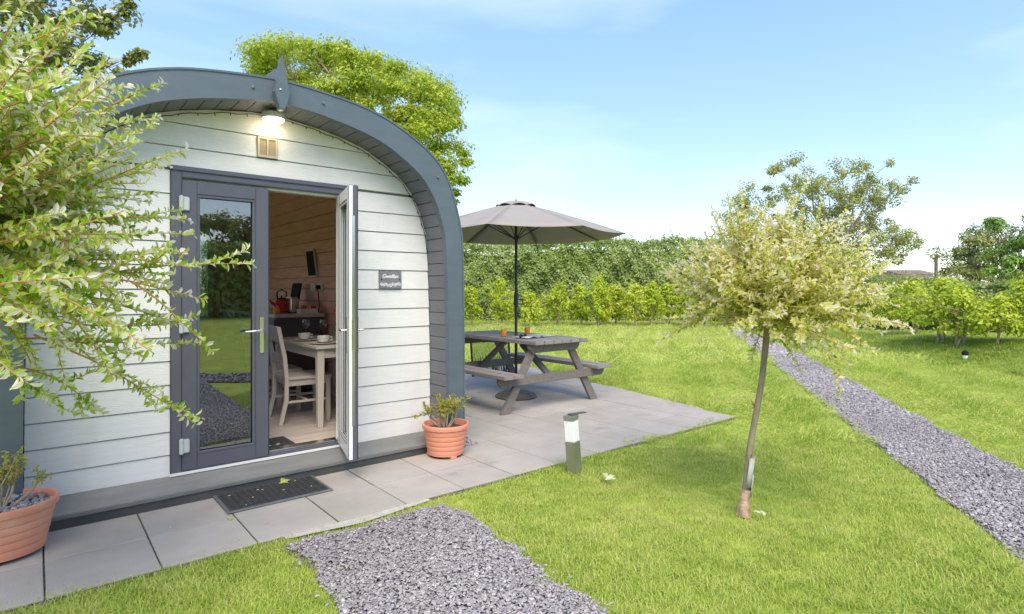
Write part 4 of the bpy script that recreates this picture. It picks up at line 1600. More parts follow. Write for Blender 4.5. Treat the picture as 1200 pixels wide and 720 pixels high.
# ------------------------------------------------------------------ bollard light
bx, by = 3.225, 3.15
bo = empty('bollard_light', (bx, by, 0), 'short square bollard light with white lantern at the lawn edge', 'bollard light')
mx = Matrix.Translation((bx, by, -.02)) @ Matrix.Rotation(R(-4), 4, (Vector((.6361, .7716, 0)))) @ Matrix.Rotation(R(14), 4, 'Z')
w = .043
MB().box(-w, w, -w, w, -.05, .250).apply(mx).build('post', M['post_metal'], bo, bevel=.003)
MB().box(-w + .002, w - .002, -w + .002, w - .002, .2505, .414).apply(mx).build('diffuser', M['diffuser'], bo, bevel=.004)
MB().box(-w - .001, w + .001, -w - .001, w + .001, .4145, .452).apply(mx).build('cap', M['post_metal'], bo, bevel=.003)
MB().box(-.02, .125, -.03, .030, .4535, .459).apply(mx @ Matrix.Rotation(R(2), 4, 'Y') @ Matrix.Rotation(R(-25), 4, 'Z')).build('lid', M['plinth'], bo, bevel=.002)

# ------------------------------------------------------------------ picnic table
PX, PY0, PY1 = 4.80, 4.88, 6.70
pt = empty('picnic_table', (PX, 5.8, 0), 'grey painted timber picnic table with attached benches on the patio', 'picnic table')
TOPZ, TH = .810, .044
for k in range(6):
    x = PX - .43 + k * .1435
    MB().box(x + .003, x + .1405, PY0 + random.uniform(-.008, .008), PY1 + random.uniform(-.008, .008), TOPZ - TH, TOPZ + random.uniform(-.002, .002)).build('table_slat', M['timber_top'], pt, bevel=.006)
SZ = .455
for s in (-1, 1):
    for k in range(2):
        a = PX + s * (.605 + .1435 * k)
        b = PX + s * (.605 + .1435 * k + .138)
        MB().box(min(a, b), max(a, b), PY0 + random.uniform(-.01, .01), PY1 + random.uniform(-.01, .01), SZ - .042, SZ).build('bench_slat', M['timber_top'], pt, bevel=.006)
for yy in (PY0 + .17, PY1 - .17):
    # bearer under the top and the beam under the benches
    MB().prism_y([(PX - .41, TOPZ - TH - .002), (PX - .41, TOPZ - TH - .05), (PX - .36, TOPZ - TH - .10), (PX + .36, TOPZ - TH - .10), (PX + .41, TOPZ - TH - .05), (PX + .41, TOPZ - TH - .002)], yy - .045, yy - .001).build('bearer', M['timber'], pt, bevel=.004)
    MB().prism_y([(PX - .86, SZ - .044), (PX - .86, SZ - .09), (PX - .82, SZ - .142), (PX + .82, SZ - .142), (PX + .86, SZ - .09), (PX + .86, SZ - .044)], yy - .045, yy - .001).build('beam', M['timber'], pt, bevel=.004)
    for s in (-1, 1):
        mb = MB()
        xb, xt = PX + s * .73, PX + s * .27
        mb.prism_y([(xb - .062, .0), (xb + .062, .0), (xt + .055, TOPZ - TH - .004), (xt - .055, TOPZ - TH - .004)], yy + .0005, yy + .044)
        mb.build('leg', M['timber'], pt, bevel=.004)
for yy0, yy1 in ((PY0 + .22, 5.62), (PY1 - .22, 5.98)):
    MB().bar((PX, yy0, SZ - .10), (PX, yy1, TOPZ - TH - .06), .09, .04, (0, 0, 1)).build('brace', M['timber'], pt, bevel=.004)


# drinks and reading on the table
def juice(label, x, y):
    r = empty('juice_glass', (x, y, TOPZ), label, 'juice glass', 'glasses of orange juice')
    MB().lathe([(.030, .003), (.036, .03), (.040, .055), (.037, .095), (.036, .125), (.0345, .125), (.0355, .095), (.0385, .055), (.0345, .03), (.02, .008)], (x, y, TOPZ), 24).build('tumbler', M['glass'], r, smooth=True)
    MB().lathe([(.002, .009), (.028, .010), (.034, .03), (.038, .055), (.0355, .088), (.002, .088)], (x, y, TOPZ), 24).build('juice', M['juice'], r, smooth=True)


juice('orange juice glass left of the parasol pole', 4.55, 5.68)
juice('orange juice glass right of the parasol pole', 5.06, 5.82)
r = empty('magazine', (4.72, 5.25, TOPZ), 'open magazine lying on the picnic table', 'magazine')
for s, mm in ((-1, M['paper']), (1, M['paper_green'])):
    vs, fs = [], []
    for q in range(7):
        u = q / 6
        vs += [(4.72 + s * .20 * u, 5.22 + .06 * s * u, TOPZ + .004 + .022 * math.sin(u * 2.6)), (4.68 + s * .20 * u, 5.48 + .06 * s * u, TOPZ + .004 + .022 * math.sin(u * 2.6))]
    fs = [(2 * q, 2 * q + 2, 2 * q + 3, 2 * q + 1) for q in range(6)]
    mb = MB()
    mb.add(vs, fs)
    n_ = len(vs)
    mb.add([(x, y, TOPZ + .003) for x, y, z in vs], [f[::-1] for f in fs])
    mb.build('page', mm, r)
MB().box(4.93, 5.13, 5.36, 5.62, TOPZ + .003, TOPZ + .010).build('booklet', M['paper'], r)
r = empty('sunglasses', (4.53, 5.30, TOPZ), 'dark sunglasses folded beside the magazine', 'sunglasses')
for dx in (-.033, .033):
    MB().lathe([(.026, 0), (.028, .004), (.026, .007)], (0, 0, 0), 16).apply(Matrix.Translation((4.54 + dx, 5.30, TOPZ + .026)) @ Matrix.Rotation(R(80), 4, 'X')).build('lens', M['black'], r, smooth=True)
MB().tube([(4.48, 5.30, TOPZ + .035), (4.475, 5.38, TOPZ + .03), (4.54, 5.43, TOPZ + .006)], .004, 6).build('arm', M['black'], r)
MB().tube([(4.60, 5.30, TOPZ + .035), (4.605, 5.38, TOPZ + .03), (4.55, 5.44, TOPZ + .006)], .004, 6).build('arm', M['black'], r)

# framed glass screen standing beyond the table
r = empty('garden_screen', (5.7, 7.43, 0), 'dark framed panel with grass silhouettes standing behind the picnic table', 'screen')
a, b = Vector((5.44, 7.58, 0)), Vector((5.98, 7.28, 0))
d = (b - a).normalized()
lean = Vector((.02, .14, 0))
def scr(u, z): return a + (b - a) * u + lean * z + Vector((0, 0, z))
mb = MB()
for u in (0, 1): mb.bar(scr(u, .0), scr(u, .56), .035, .03, d)
mb.bar(scr(0, .56), scr(1, .56), .035, .03)
mb.bar(scr(0, .06), scr(1, .06), .035, .03)
mb.build('frame', M['pole'], r)
mb = MB()
mb.add([scr(.02, .07), scr(.98, .07), scr(.98, .55), scr(.02, .55)], [(0, 1, 2, 3)])
mb.build('panel', M['screen_glass'], r)
mb = MB()
g = random.Random(4)
for k in range(26):
    u = g.uniform(.06, .94)
    h = g.uniform(.15, .42)
    q = u + g.uniform(-.10, .10)
    off = Vector((-.006, -.02, 0))
    mb.add([scr(u - .012, .075) + off, scr(u + .012, .075) + off, scr((u + q) / 2 + .008, .075 + h * .55) + off, scr(q, .075 + h) + off, scr((u + q) / 2 - .008, .075 + h * .55) + off], [(0, 1, 2, 3, 4)])
mb.build('grass_print', M['pole'], r)

# ------------------------------------------------------------------ parasol
UX, UY = 4.85, 5.80
um = empty('parasol', (UX, UY, 0), 'taupe parasol open over the picnic table on a dark pole', 'parasol')
RIMZ, TOPZ2, RR = 2.105, 2.535, 1.40
ph = R(-97.8)
MB().lathe([(.27, .004), (.275, .02), (.26, .035), (.235, .040), (.23, .052), (.19, .058), (.185, .068), (.12, .078), (.055, .085), (.045, .12), (.030, .30), (.026, .30)], (UX, UY, 0), 40).build('base', M['base'], um, smooth=True)
MB().tube([(UX, UY, .05), (UX, UY, 1.2), (UX, UY, 2.50)], .0185, 14).build('pole', M['pole'], um, smooth=True)
MB().tube([(UX, UY, 1.17), (UX, UY, 1.20), (UX, UY, 1.32), (UX, UY, 1.36)], [.02, .030, .030, .02], 14).build('crank_housing', M['pole'], um, smooth=True)
MB().tube([(UX + .03, UY - .02, 1.27), (UX + .07, UY - .05, 1.27), (UX + .075, UY - .055, 1.20)], .009, 8).build('crank', M['pole'], um, smooth=True)
MB().lathe([(.02, 0), (.034, .01), (.034, .05), (.02, .06)], (UX, UY, 2.04), 14).build('runner', M['pole'], um, smooth=True)
dirs = [(math.cos(ph + k * math.pi / 4), math.sin(ph + k * math.pi / 4)) for k in range(8)]


def rib_pt(k, u, dz=0):
    c, s = dirs[k % 8]
    rr = .12 + (RR - .12) * u
    z = TOPZ2 - .03 + (RIMZ - TOPZ2 + .03) * (u ** 1.12)
    return Vector((UX + c * rr, UY + s * rr, z + dz))


for k in range(8):
    MB().tube([rib_pt(k, 0, -.022), rib_pt(k, .3, -.022), rib_pt(k, .6, -.022), rib_pt(k, 1.0, -.012)], [.009, .009, .008, .006], 6).build('rib', M['pole'], um)
    MB().tube([(UX + dirs[k][0] * .03, UY + dirs[k][1] * .03, 2.065), rib_pt(k, .36, -.028)], .007, 6).build('strut', M['pole'], um)
for k in range(8):
    vs, fs = [], []
    NU, NW = 9, 7
    for i in range(NU):
        u = i / (NU - 1)
        a, b = rib_pt(k, u), rib_pt(k + 1, u)
        for j in range(NW):
            q = j / (NW - 1)
            sag = math.sin(math.pi * q)
            p = a.lerp(b, q)
            p.z -= .030 * sag * u * (1 - .3 * u)
            # rim scallops in a little between the ribs
            cc = Vector((UX, UY, p.z))
            p = p + (cc - p) * (.012 * sag * u)
            vs.append(p)
    for i in range(NU - 1):
        for j in range(NW - 1):
            fs.append((i * NW + j, i * NW + j + 1, (i + 1) * NW + j + 1, (i + 1) * NW + j))
    mb = MB()
    mb.add(vs, fs)
    pan = mb.build('canopy_panel', M['canopy'], um, smooth=True)
    md = pan.modifiers.new('cloth', 'SOLIDIFY')
    md.thickness = .003
# the vent cap
vs, fs = [], []
NA = 48
for i, (rr, z) in enumerate(((.02, .085), (.10, .072), (.18, .045), (.245, .012), (.262, .0))):
    for k in range(NA):
        a = ph + 2 * math.pi * k / NA
        lift = (.022 * abs(math.sin(4 * (a - ph))) if i >= 3 else .010 * abs(math.sin(4 * (a - ph))) * (i == 2)) 
        vs.append((UX + rr * math.cos(a), UY + rr * math.sin(a), TOPZ2 - .062 + z + lift))
for i in range(4):
    for k in range(NA):
        fs.append((i * NA + k, i * NA + (k + 1) % NA, (i + 1) * NA + (k + 1) % NA, (i + 1) * NA + k))
fs.append(tuple(range(NA - 1, -1, -1)))
mb = MB()
mb.add(vs, fs)
pan = mb.build('vent_cap', M['canopy'], um, smooth=True)
pan.modifiers.new('cloth', 'SOLIDIFY').thickness = .003
MB().lathe([(.010, 0), (.013, .01), (.008, .02)], (UX, UY, TOPZ2 + .020), 12).build('tip', M['pole'], um)


# ------------------------------------------------------------------ willows: a clean stem and a head of arching shoots
def willow(label, base, top, trunk_r, n_shoot, length, seed, leaf_len, leaf_sp, m, squash, bias, singles=0, lift=(.0, 1.2), droop=.45, spread=None, extra=(), inner=.22):
    g = np.random.default_rng(seed)
    t = empty('willow_tree', base, label, 'tree', 'variegated willow standards')
    base, top = np.array(base), np.array(top)
    pts = []
    for u in np.linspace(0, 1, 9):
        p = base * (1 - u) + top * u
        p = p + np.array([.015 * math.sin(u * 5 + seed), .012 * math.sin(u * 7), 0]) * (1 if 0 < u < 1 else 0)
        pts.append(p)
    pts[0] = pts[0] + np.array([0, 0, -.05])
    rad = [trunk_r * 1.35, trunk_r * 1.1, trunk_r * 1.02, trunk_r, trunk_r * .97, trunk_r * .95, trunk_r * .95, trunk_r * 1.0, trunk_r * 1.15]
    trunk = MB().tube(pts, rad, 12).build('trunk', M['bark'], t, smooth=True)
    mb = MB()
    P, D, N, T, U = [], [], [], [], []
    def shoot(s, d, L, r0):
        nseg = 7
        p = s.copy()
        d = d / np.linalg.norm(d)
        line = [p.copy()]
        tang = [d.copy()]
        dr = droop * g.uniform(.3, 1.4)
        wind = g.normal(0, .10, 3)
        for k in range(nseg):
            d = d + np.array([0, 0, -dr * .16]) + wind * .35 + g.normal(0, .05, 3)
            d /= np.linalg.norm(d)
            p = p + d * L / nseg
            line.append(p.copy())
            tang.append(d.copy())
        mb.tube(line, [r0 * (1 - .8 * k / nseg) for k in range(nseg + 1)], 5)
        return np.array(line), np.array(tang)
    def dress(line, tang, L, u0):
        nl = max(4, int(L * (1 - u0) / leaf_sp))
        us = u0 + (1 - u0) * (np.arange(nl) + g.uniform(0, 1, nl)) / nl
        fi = us * (len(line) - 1)
        i0 = np.minimum(fi.astype(int), len(line) - 2)
        f = (fi - i0)[:, None]
        p = line[i0] * (1 - f) + line[i0 + 1] * f
        tg = tang[i0] * (1 - f) + tang[i0 + 1] * f
        side = unit(np.cross(tg, g.normal(0, 1, (nl, 3))))
        d = unit(tg * g.uniform(.2, 1.0, (nl, 1)) + side * g.uniform(.6, 1.1, (nl, 1)) + g.normal(0, .25, (nl, 3)) + np.array([0, 0, .15]))
        nrm = unit(tg * .6 - side * .5 + np.array([0, 0, .55]) + g.normal(0, .25, (nl, 3)))
        P.append(p); D.append(d); N.append(nrm)
        T.append(np.clip(bias + .55 * (us - .6) + g.normal(0, .20, nl), 0, 1)); U.append(us)
    for k in range(n_shoot):
        a = g.uniform(0, 2 * math.pi)
        if spread is not None and g.uniform() < spread[2]: a = g.normal(spread[0], spread[1])
        e = g.uniform(*lift)
        d = np.array([math.cos(a) * math.cos(e), math.sin(a) * math.cos(e), math.sin(e)])
        L = length * g.uniform(.55, 1.08) * (1 - .25 * max(0, math.sin(e)) * squash)
        line, tang = shoot(top + g.normal(0, trunk_r, 3), d, L, .0075 * (length / .8))
        dress(line, tang, L, inner)
        for q in range(int(g.integers(3, 6))):
            i = int(g.integers(1, 6))
            d2 = tang[i] + g.normal(0, .55, 3) + np.array([0, 0, .15])
            L2 = L * g.uniform(.25, .55)
            l2, t2 = shoot(line[i], d2, L2, .0042 * (length / .8))
            dress(l2, t2, L2, .10)
    for (s, e, L) in extra:
        s = np.array(s)
        line, tang = shoot(s, np.array(e) - s, L, .005)
        dress(line, tang, L, .35)
        for q in range(3):
            i = int(g.integers(2, 6))
            l2, t2 = shoot(line[i], tang[i] + g.normal(0, .5, 3), L * .3, .003)
            dress(l2, t2, L * .3, .1)
    mb.build('branches', M['twig_green'] if m is M['willow_warm'] else M['twig_red'], t, smooth=True)
    P, D, N, T, U = map(np.concatenate, (P, D, N, T, U))
    n_ = len(P)
    LL = leaf_len * g.uniform(.6, 1.2, n_)
    WW = LL * g.uniform(.36, .54, n_)
    if singles:
        # the leaves that show largest: nearest the camera and in view
        c = P[:, 0] * .7716 - P[:, 1] * .6361
        tt = P[:, 0] * .6361 + P[:, 1] * .7716
        px = 600 + c / np.maximum(tt, .1) * 680
        score = LL / np.maximum(tt, .3) + np.where((px > 15) & (px < 330), .0, -1)
        order = np.argsort(-score)
        pick = order[:singles]
        keep = np.ones(n_, bool)
        keep[pick] = False
        metas = []
        for q in range(6):
            V, Fc, kk = leaf_arrays(np.zeros((1, 3)), np.array([[1., 0, 0]]), np.array([[0, 0, 1.]]), 1.0, .44, .22, True)
            me = bpy.data.meshes.new('leaf')
            me.from_pydata(V.tolist(), [], Fc.tolist())
            at = me.attributes.new('tone', 'FLOAT', 'POINT')
            at.data.foreach_set('value', np.clip(.12 + .155 * q + g.normal(0, .18, len(V)), 0, 1).astype(np.float32))
            me.materials.append(m)
            metas.append(me)
        inv = world_of(t).inverted()
        for i in pick:
            d = Vector(D[i]); nn = Vector(N[i])
            y = nn.cross(d).normalized()
            z = d.cross(y)
            mxx = Matrix((d, y, z)).transposed().to_4x4()
            lf = bpy.data.objects.new('leaf', metas[int(min(5, max(0, round((T[i] - .12) / .155))))])
            col.objects.link(lf)
            lf.parent = t
            lf.matrix_parent_inverse = inv
            lf.matrix_basis = Matrix.Translation(Vector(P[i])) @ mxx @ Matrix.Scale(float(LL[i]), 4)
        P, D, N, T, LL, WW = P[keep], D[keep], N[keep], T[keep], LL[keep], WW[keep]
    o = leaves('crown', P, D, N, LL, WW, T, m, t, .22, True, .16)
    o['kind'] = 'stuff'
    return t, trunk


wt, wtr = willow('small variegated willow on a leaning stem between lawn and slate path', (3.44, 1.885, 0), (3.615, 1.818, 1.19), .0195, 240, .74, 21, .033, .0068, M['willow_warm'], .0, .47, inner=.40,
                 lift=(.10, 1.45), droop=.03)
for (p0, p1, ox) in (((3.4585, 1.879, .165), (3.487, 1.868, .345), -.006), ((3.4525, 1.881, .105), (3.472, 1.874, .235), .007)):
    mb = MB()
    q0, q1 = Vector(p0), Vector(p1)
    vs, fs = [], []
    for p in (q0, q0.lerp(q1, .5), q1):
        for k in range(9):
            a = R(-150 + k * 26) + (0 if ox < 0 else .9)
            vs.append(p + Vector((math.cos(a) * .033 + ox, math.sin(a) * .033, 0)))
    for i in range(2):
        for k in range(8): fs.append((i * 9 + k, i * 9 + k + 1, (i + 1) * 9 + k + 1, (i + 1) * 9 + k))
    mb.add(vs, fs)
    gd = mb.build('trunk_guard', M['guard'], wtr, smooth=True)
    gd.modifiers.new('sheet', 'SOLIDIFY').thickness = .003
mb = MB().tube([(3.438, 1.886, -.02), (3.441, 1.885, .02), (3.446, 1.884, .05), (3.451, 1.882, .09), (3.455, 1.880, .14)], [.044, .036, .030, .0275, .0265], 14)
mb.v = [(x + .006 * math.sin(z * 90 + x * 160), y + .006 * math.sin(z * 70 + y * 190), z) for x, y, z in mb.v]
mb.build('peeled_bark', M['bark_peeled'], wtr, smooth=True)
g = random.Random(8)
mb = MB()
for z, q in ((.36, 8), (.66, 6)):
    c = Vector((3.44 + .16 * z / 1.17, 1.885 - .058 * z / 1.17, z))
    for k in range(q):
        a = g.uniform(0, 6.28)
        e = c + Vector((math.cos(a) * .035, math.sin(a) * .035, g.uniform(-.02, .04)))
        mb.tube([c, (c + e) / 2, e], [.006, .005, .002], 5)
mb.build('spur', M['twig_red'], wtr)

willow('large variegated willow crown hanging in front of the left end of the pod', (-.46, 2.86, 0), (-.40, 2.90, 1.58), .026, 255, .96, 33, .036, .0072, M['willow'], .0, .52, singles=300,
       lift=(-.38, 1.50), droop=.10, spread=(R(25), .8, .35),
       extra=(((-.1, 3.1, 1.5), (.6, 3.75, 1.78), .62), ((-.05, 3.1, 1.2), (.5, 3.5, 1.10), .62), ((-.1, 3.1, 1.1), (.3, 3.5, .95), .6), ((-.15, 3.2, 1.2), (.05, 3.5, .7), .6), ((-.1, 3.0, 1.7), (.5, 3.6, 2.05), .7), ((-.2, 3.1, 2.0), (.1, 3.5, 2.35), .42), ((-.2, 3.1, 2.1), (-.05, 3.5, 2.5), .5), ((-.1, 3.1, 1.95), (.1, 3.6, 2.2), .45), ((.05, 2.95, 1.45), (.77, 2.8, 1.56), .74), ((.0, 3.0, 1.22), (.63, 2.98, .93), .72), ((-.05, 3.0, 1.3), (.55, 3.1, 1.16), .66)))


# ------------------------------------------------------------------ trees, shrubs and hedges further off
def clump_leaves(g, C, Rd, n, size, flat, up=.5, shell=.5):
    """n leaves in every clump C (k,3) of radius Rd (k,)."""
    k = len(C)
    d = unit(g.normal(0, 1, (k, n, 3)))
    r = (shell + (1 - shell) * g.uniform(0, 1, (k, n, 1))) ** 1.0
    off = d * r * Rd[:, None, None]
    off[..., 2] *= flat
    P = (C[:, None] + off).reshape(-1, 3)
    nrm = (d * .7 + np.array([0, 0, up]) + g.normal(0, .35, (k, n, 3))).reshape(-1, 3)
    dr = (np.cross(nrm, g.normal(0, 1, nrm.shape)))
    dr = unit(dr) + np.array([0, 0, -.25])
    L = size * g.uniform(.6, 1.3, len(P))
    return P, dr, unit(nrm), L, d.reshape(-1, 3)


def tree(name, label, cat, base, limbs, C, Rd, nleaf, size, m, bark, seed, trunk_r, flat=.6, group=None, tone=(.45, .22), wratio=.5, fork=None, shell=.45):
    g = np.random.default_rng(seed)
    t = empty(name, base, label, cat, group)
    b = np.array(base, float)
    mb = MB()
    fork = np.array(fork if fork is not None else b * .5 + C.mean(0) * .5)
    fork = fork.astype(float)
    mid = (b + fork) / 2 + g.normal(0, .03, 3) * np.linalg.norm(fork - b)
    mb.tube([b - np.array([0, 0, .1]), mid, fork], [trunk_r * 1.2, trunk_r, trunk_r * .8], 10)
    mb.build('trunk', bark, t, smooth=True)
    mb = MB()
    idx = g.permutation(len(C))[:limbs]
    for i in idx:
        e = C[i]
        a = fork + (b - fork) * g.uniform(0, .25)
        m1 = a * .6 + e * .4 + g.normal(0, .07, 3) * np.linalg.norm(e - a)
        m2 = a * .25 + e * .75 + g.normal(0, .05, 3) * np.linalg.norm(e - a)
        r0 = trunk_r * g.uniform(.25, .5)
        mb.tube([a, m1, m2, e], [r0, r0 * .7, r0 * .4, r0 * .15], 6)
        for q in range(4):
            e2 = e + np.clip(g.normal(0, 1, 3), -1.3, 1.3) * Rd[i] * np.array([.45, .45, .35])
            mb.tube([m2 * .6 + e * .4, (m2 + e2) / 2 + g.normal(0, .03, 3), e2], [r0 * .22, r0 * .15, r0 * .05], 5)
    mb.build('branches', bark, t, smooth=True)
    P, D, N, L, d = clump_leaves(g, C, Rd, nleaf, size, flat, shell=shell)
    T = g.normal(tone[0], tone[1], len(P)) + np.repeat(g.normal(0, .10, len(C)), nleaf)
    o = leaves('crown', P, D, N, L, L * wratio, T, m, t, .15)
    o['kind'] = 'stuff'
    return t


def cam_pt(px, py, t):
    """World point on the sight line of a photograph pixel at depth t (used only to lay the far garden out)."""
    c = (px - 600) / 680 * t
    return np.array([t * .6361 + c * .7716, t * .7716 - c * .6361, EYE + (339.6 - py) / 680 * t])


# big ash-like tree behind the pod: a broad dome of leaf layers
g = np.random.default_rng(5)
TD = 16.0
cc = cam_pt(425, 185, TD)
rt, fw = np.array([.7716, -.6361, 0]), np.array([.6361, .7716, 0])
C, Rd = [], []
sky_line = [(283, 80), (300, 55), (330, 38), (350, 33), (390, 50), (430, 62), (470, 76), (505, 92), (530, 112), (548, 138), (556, 165)]
for k in range(230):
    u = g.uniform(303, 533)
    top = float(np.interp(u, [p[0] for p in sky_line], [p[1] for p in sky_line]))
    v = top + 4 + 8 * math.exp(-((u - 345) / 30) ** 2) + (g.uniform(0, 1) ** 1.25) * (220 - top)
    if 468 < u < 520 and v > 165 + (u - 468) * 1.0: continue
    edge = 1 - abs((u - 425) / 140) ** 2
    dep = g.uniform(-1, 1) * 3.0 * math.sqrt(max(.05, edge))
    # front shell preferred
    if v > top + 60 and dep > .5: dep = -abs(dep)
    C.append(cam_pt(u, v, TD + dep))
    Rd.append(g.uniform(.28, .80))
for u, v in ((520, 215), (530, 222), (515, 195), (538, 205), (526, 232), (505, 180), (545, 190), (540, 170)):
    C.append(cam_pt(u, v, TD) + fw * g.uniform(-1, 1)); Rd.append(g.uniform(.22, .34))
C, Rd = np.array(C), np.array(Rd)
tree('ash_tree', 'broad yellow green tree rising behind the pod roof', 'tree', (cc[0] + .4, cc[1], 0), 60, C, Rd, 430, .095, M['ash'], M['bark'], 6, .22, .45, tone=(.50, .24), wratio=.5, shell=.2, fork=cam_pt(450, 225, TD))

# darker tree seen over the left end of the roof
g = np.random.default_rng(15)
C, Rd = [], []
for k in range(110):
    u = g.uniform(-120, 140)
    v = g.uniform(-90, 88) if u < 60 else g.uniform(-40, 85 - (u - 60) * .2)
    if u > 95 and v > 45 and g.uniform() < .6: continue
    C.append(cam_pt(u, v, 11) + fw * g.uniform(-.8, .8)); Rd.append(g.uniform(.22, .42))
for u, v in ((158, 66), (165, 62), (150, 72), (152, 4), (146, 14), (140, 85), (150, 88), (126, 22)):
    C.append(cam_pt(u, v, 11)); Rd.append(.10)
C, Rd = np.array(C), np.array(Rd)
bs = cam_pt(-60, 339, 11)
tree('sycamore_tree', 'dull green tree showing above the left end of the pod roof', 'tree', (bs[0], bs[1], 0), 30, C, Rd, 150, .10, M['dull_tree'], M['bark_dark'], 16, .10, .7, tone=(.55, .22), wratio=.6, fork=cam_pt(-30, 160, 11))

# open grown tree beyond the hedge, behind the small willow
g = np.random.default_rng(25)
C, Rd = [], []
spots = [(905, 205), (925, 195), (945, 205), (940, 222), (915, 225), (895, 240), (930, 240), (955, 230), (965, 215), (880, 232), (876, 246), (900, 258), (925, 262), (950, 252),
         (985, 220), (995, 205), (1005, 196), (990, 240), (1000, 255), (1012, 240), (1020, 215), (1030, 205), (1035, 230), (1040, 215), (1025, 228), (1000, 225), (980, 255), (985, 270), (1058, 222), (1048, 240),
         (1040, 260), (1052, 268), (1062, 275), (1068, 282), (1050, 285), (1040, 290), (1030, 272), (1060, 295), (1035, 300), (1020, 265), (970, 240), (960, 265), (890, 275), (910, 280), (940, 285), (1010, 285), (870, 262), (1045, 305)]
for u, v in spots:
    for q in range(5):
        C.append(cam_pt(u - 12 + g.normal(0, 7), v + g.normal(0, 7), 30) + fw * g.uniform(-1.5, 1.5)); Rd.append(g.uniform(.22, .50))
C, Rd = np.array(C), np.array(Rd)
bs = cam_pt(985, 339, 30)
tree('wind_blown_tree', 'thin crowned grey green tree rising beyond the hedge behind the small willow', 'tree', (bs[0], bs[1], 0), 70, C, Rd, 105, .13, M['grey_tree'], M['bark'], 26, .10, .8, tone=(.5, .25), wratio=.55, fork=cam_pt(982, 290, 30))

# trees over the right hand hedge
for nm, lb, spots, dist, mm, seed, n_l, bpx in (
    ('hawthorn_tree', 'rounded brownish green tree behind the right hedge beside the pole', [(1112, 315), (1118, 298), (1125, 302), (1130, 285), (1140, 292), (1145, 275), (1155, 285), (1158, 268), (1165, 280), (1150, 300), (1138, 312), (1165, 300), (1160, 315), (1125, 320), (1172, 270), (1175, 290), (1148, 318), (1145, 330), (1125, 332), (1168, 328)], 28, 'dull_tree', 41, 190, 1145),
    ('maple_tree', 'fresh green tree at the far right behind the hedge', [(1180, 262), (1190, 258), (1192, 280), (1183, 292), (1200, 285), (1172, 305), (1185, 310), (1200, 305), (1165, 318), (1182, 325), (1205, 320), (1215, 270), (1225, 295), (1200, 332), (1220, 320), (1240, 300)], 25, 'fresh_tree', 42, 200, 1190)):
    g = np.random.default_rng(seed)
    C = np.array([cam_pt(u + g.normal(0, 3), v + g.normal(0, 3), dist) + fw * g.uniform(-1, 1) for u, v in spots for _ in range(2)])
    Rd = g.uniform(.32, .60, len(C)) * dist / 28
    bs = cam_pt(bpx, 339, dist)
    tree(nm, lb, 'tree', (bs[0], bs[1], 0), 30, C, Rd, n_l, .15, M[mm], M['bark_dark'], seed, .13, .7, tone=(.5, .22), fork=cam_pt(bpx, 320, dist))


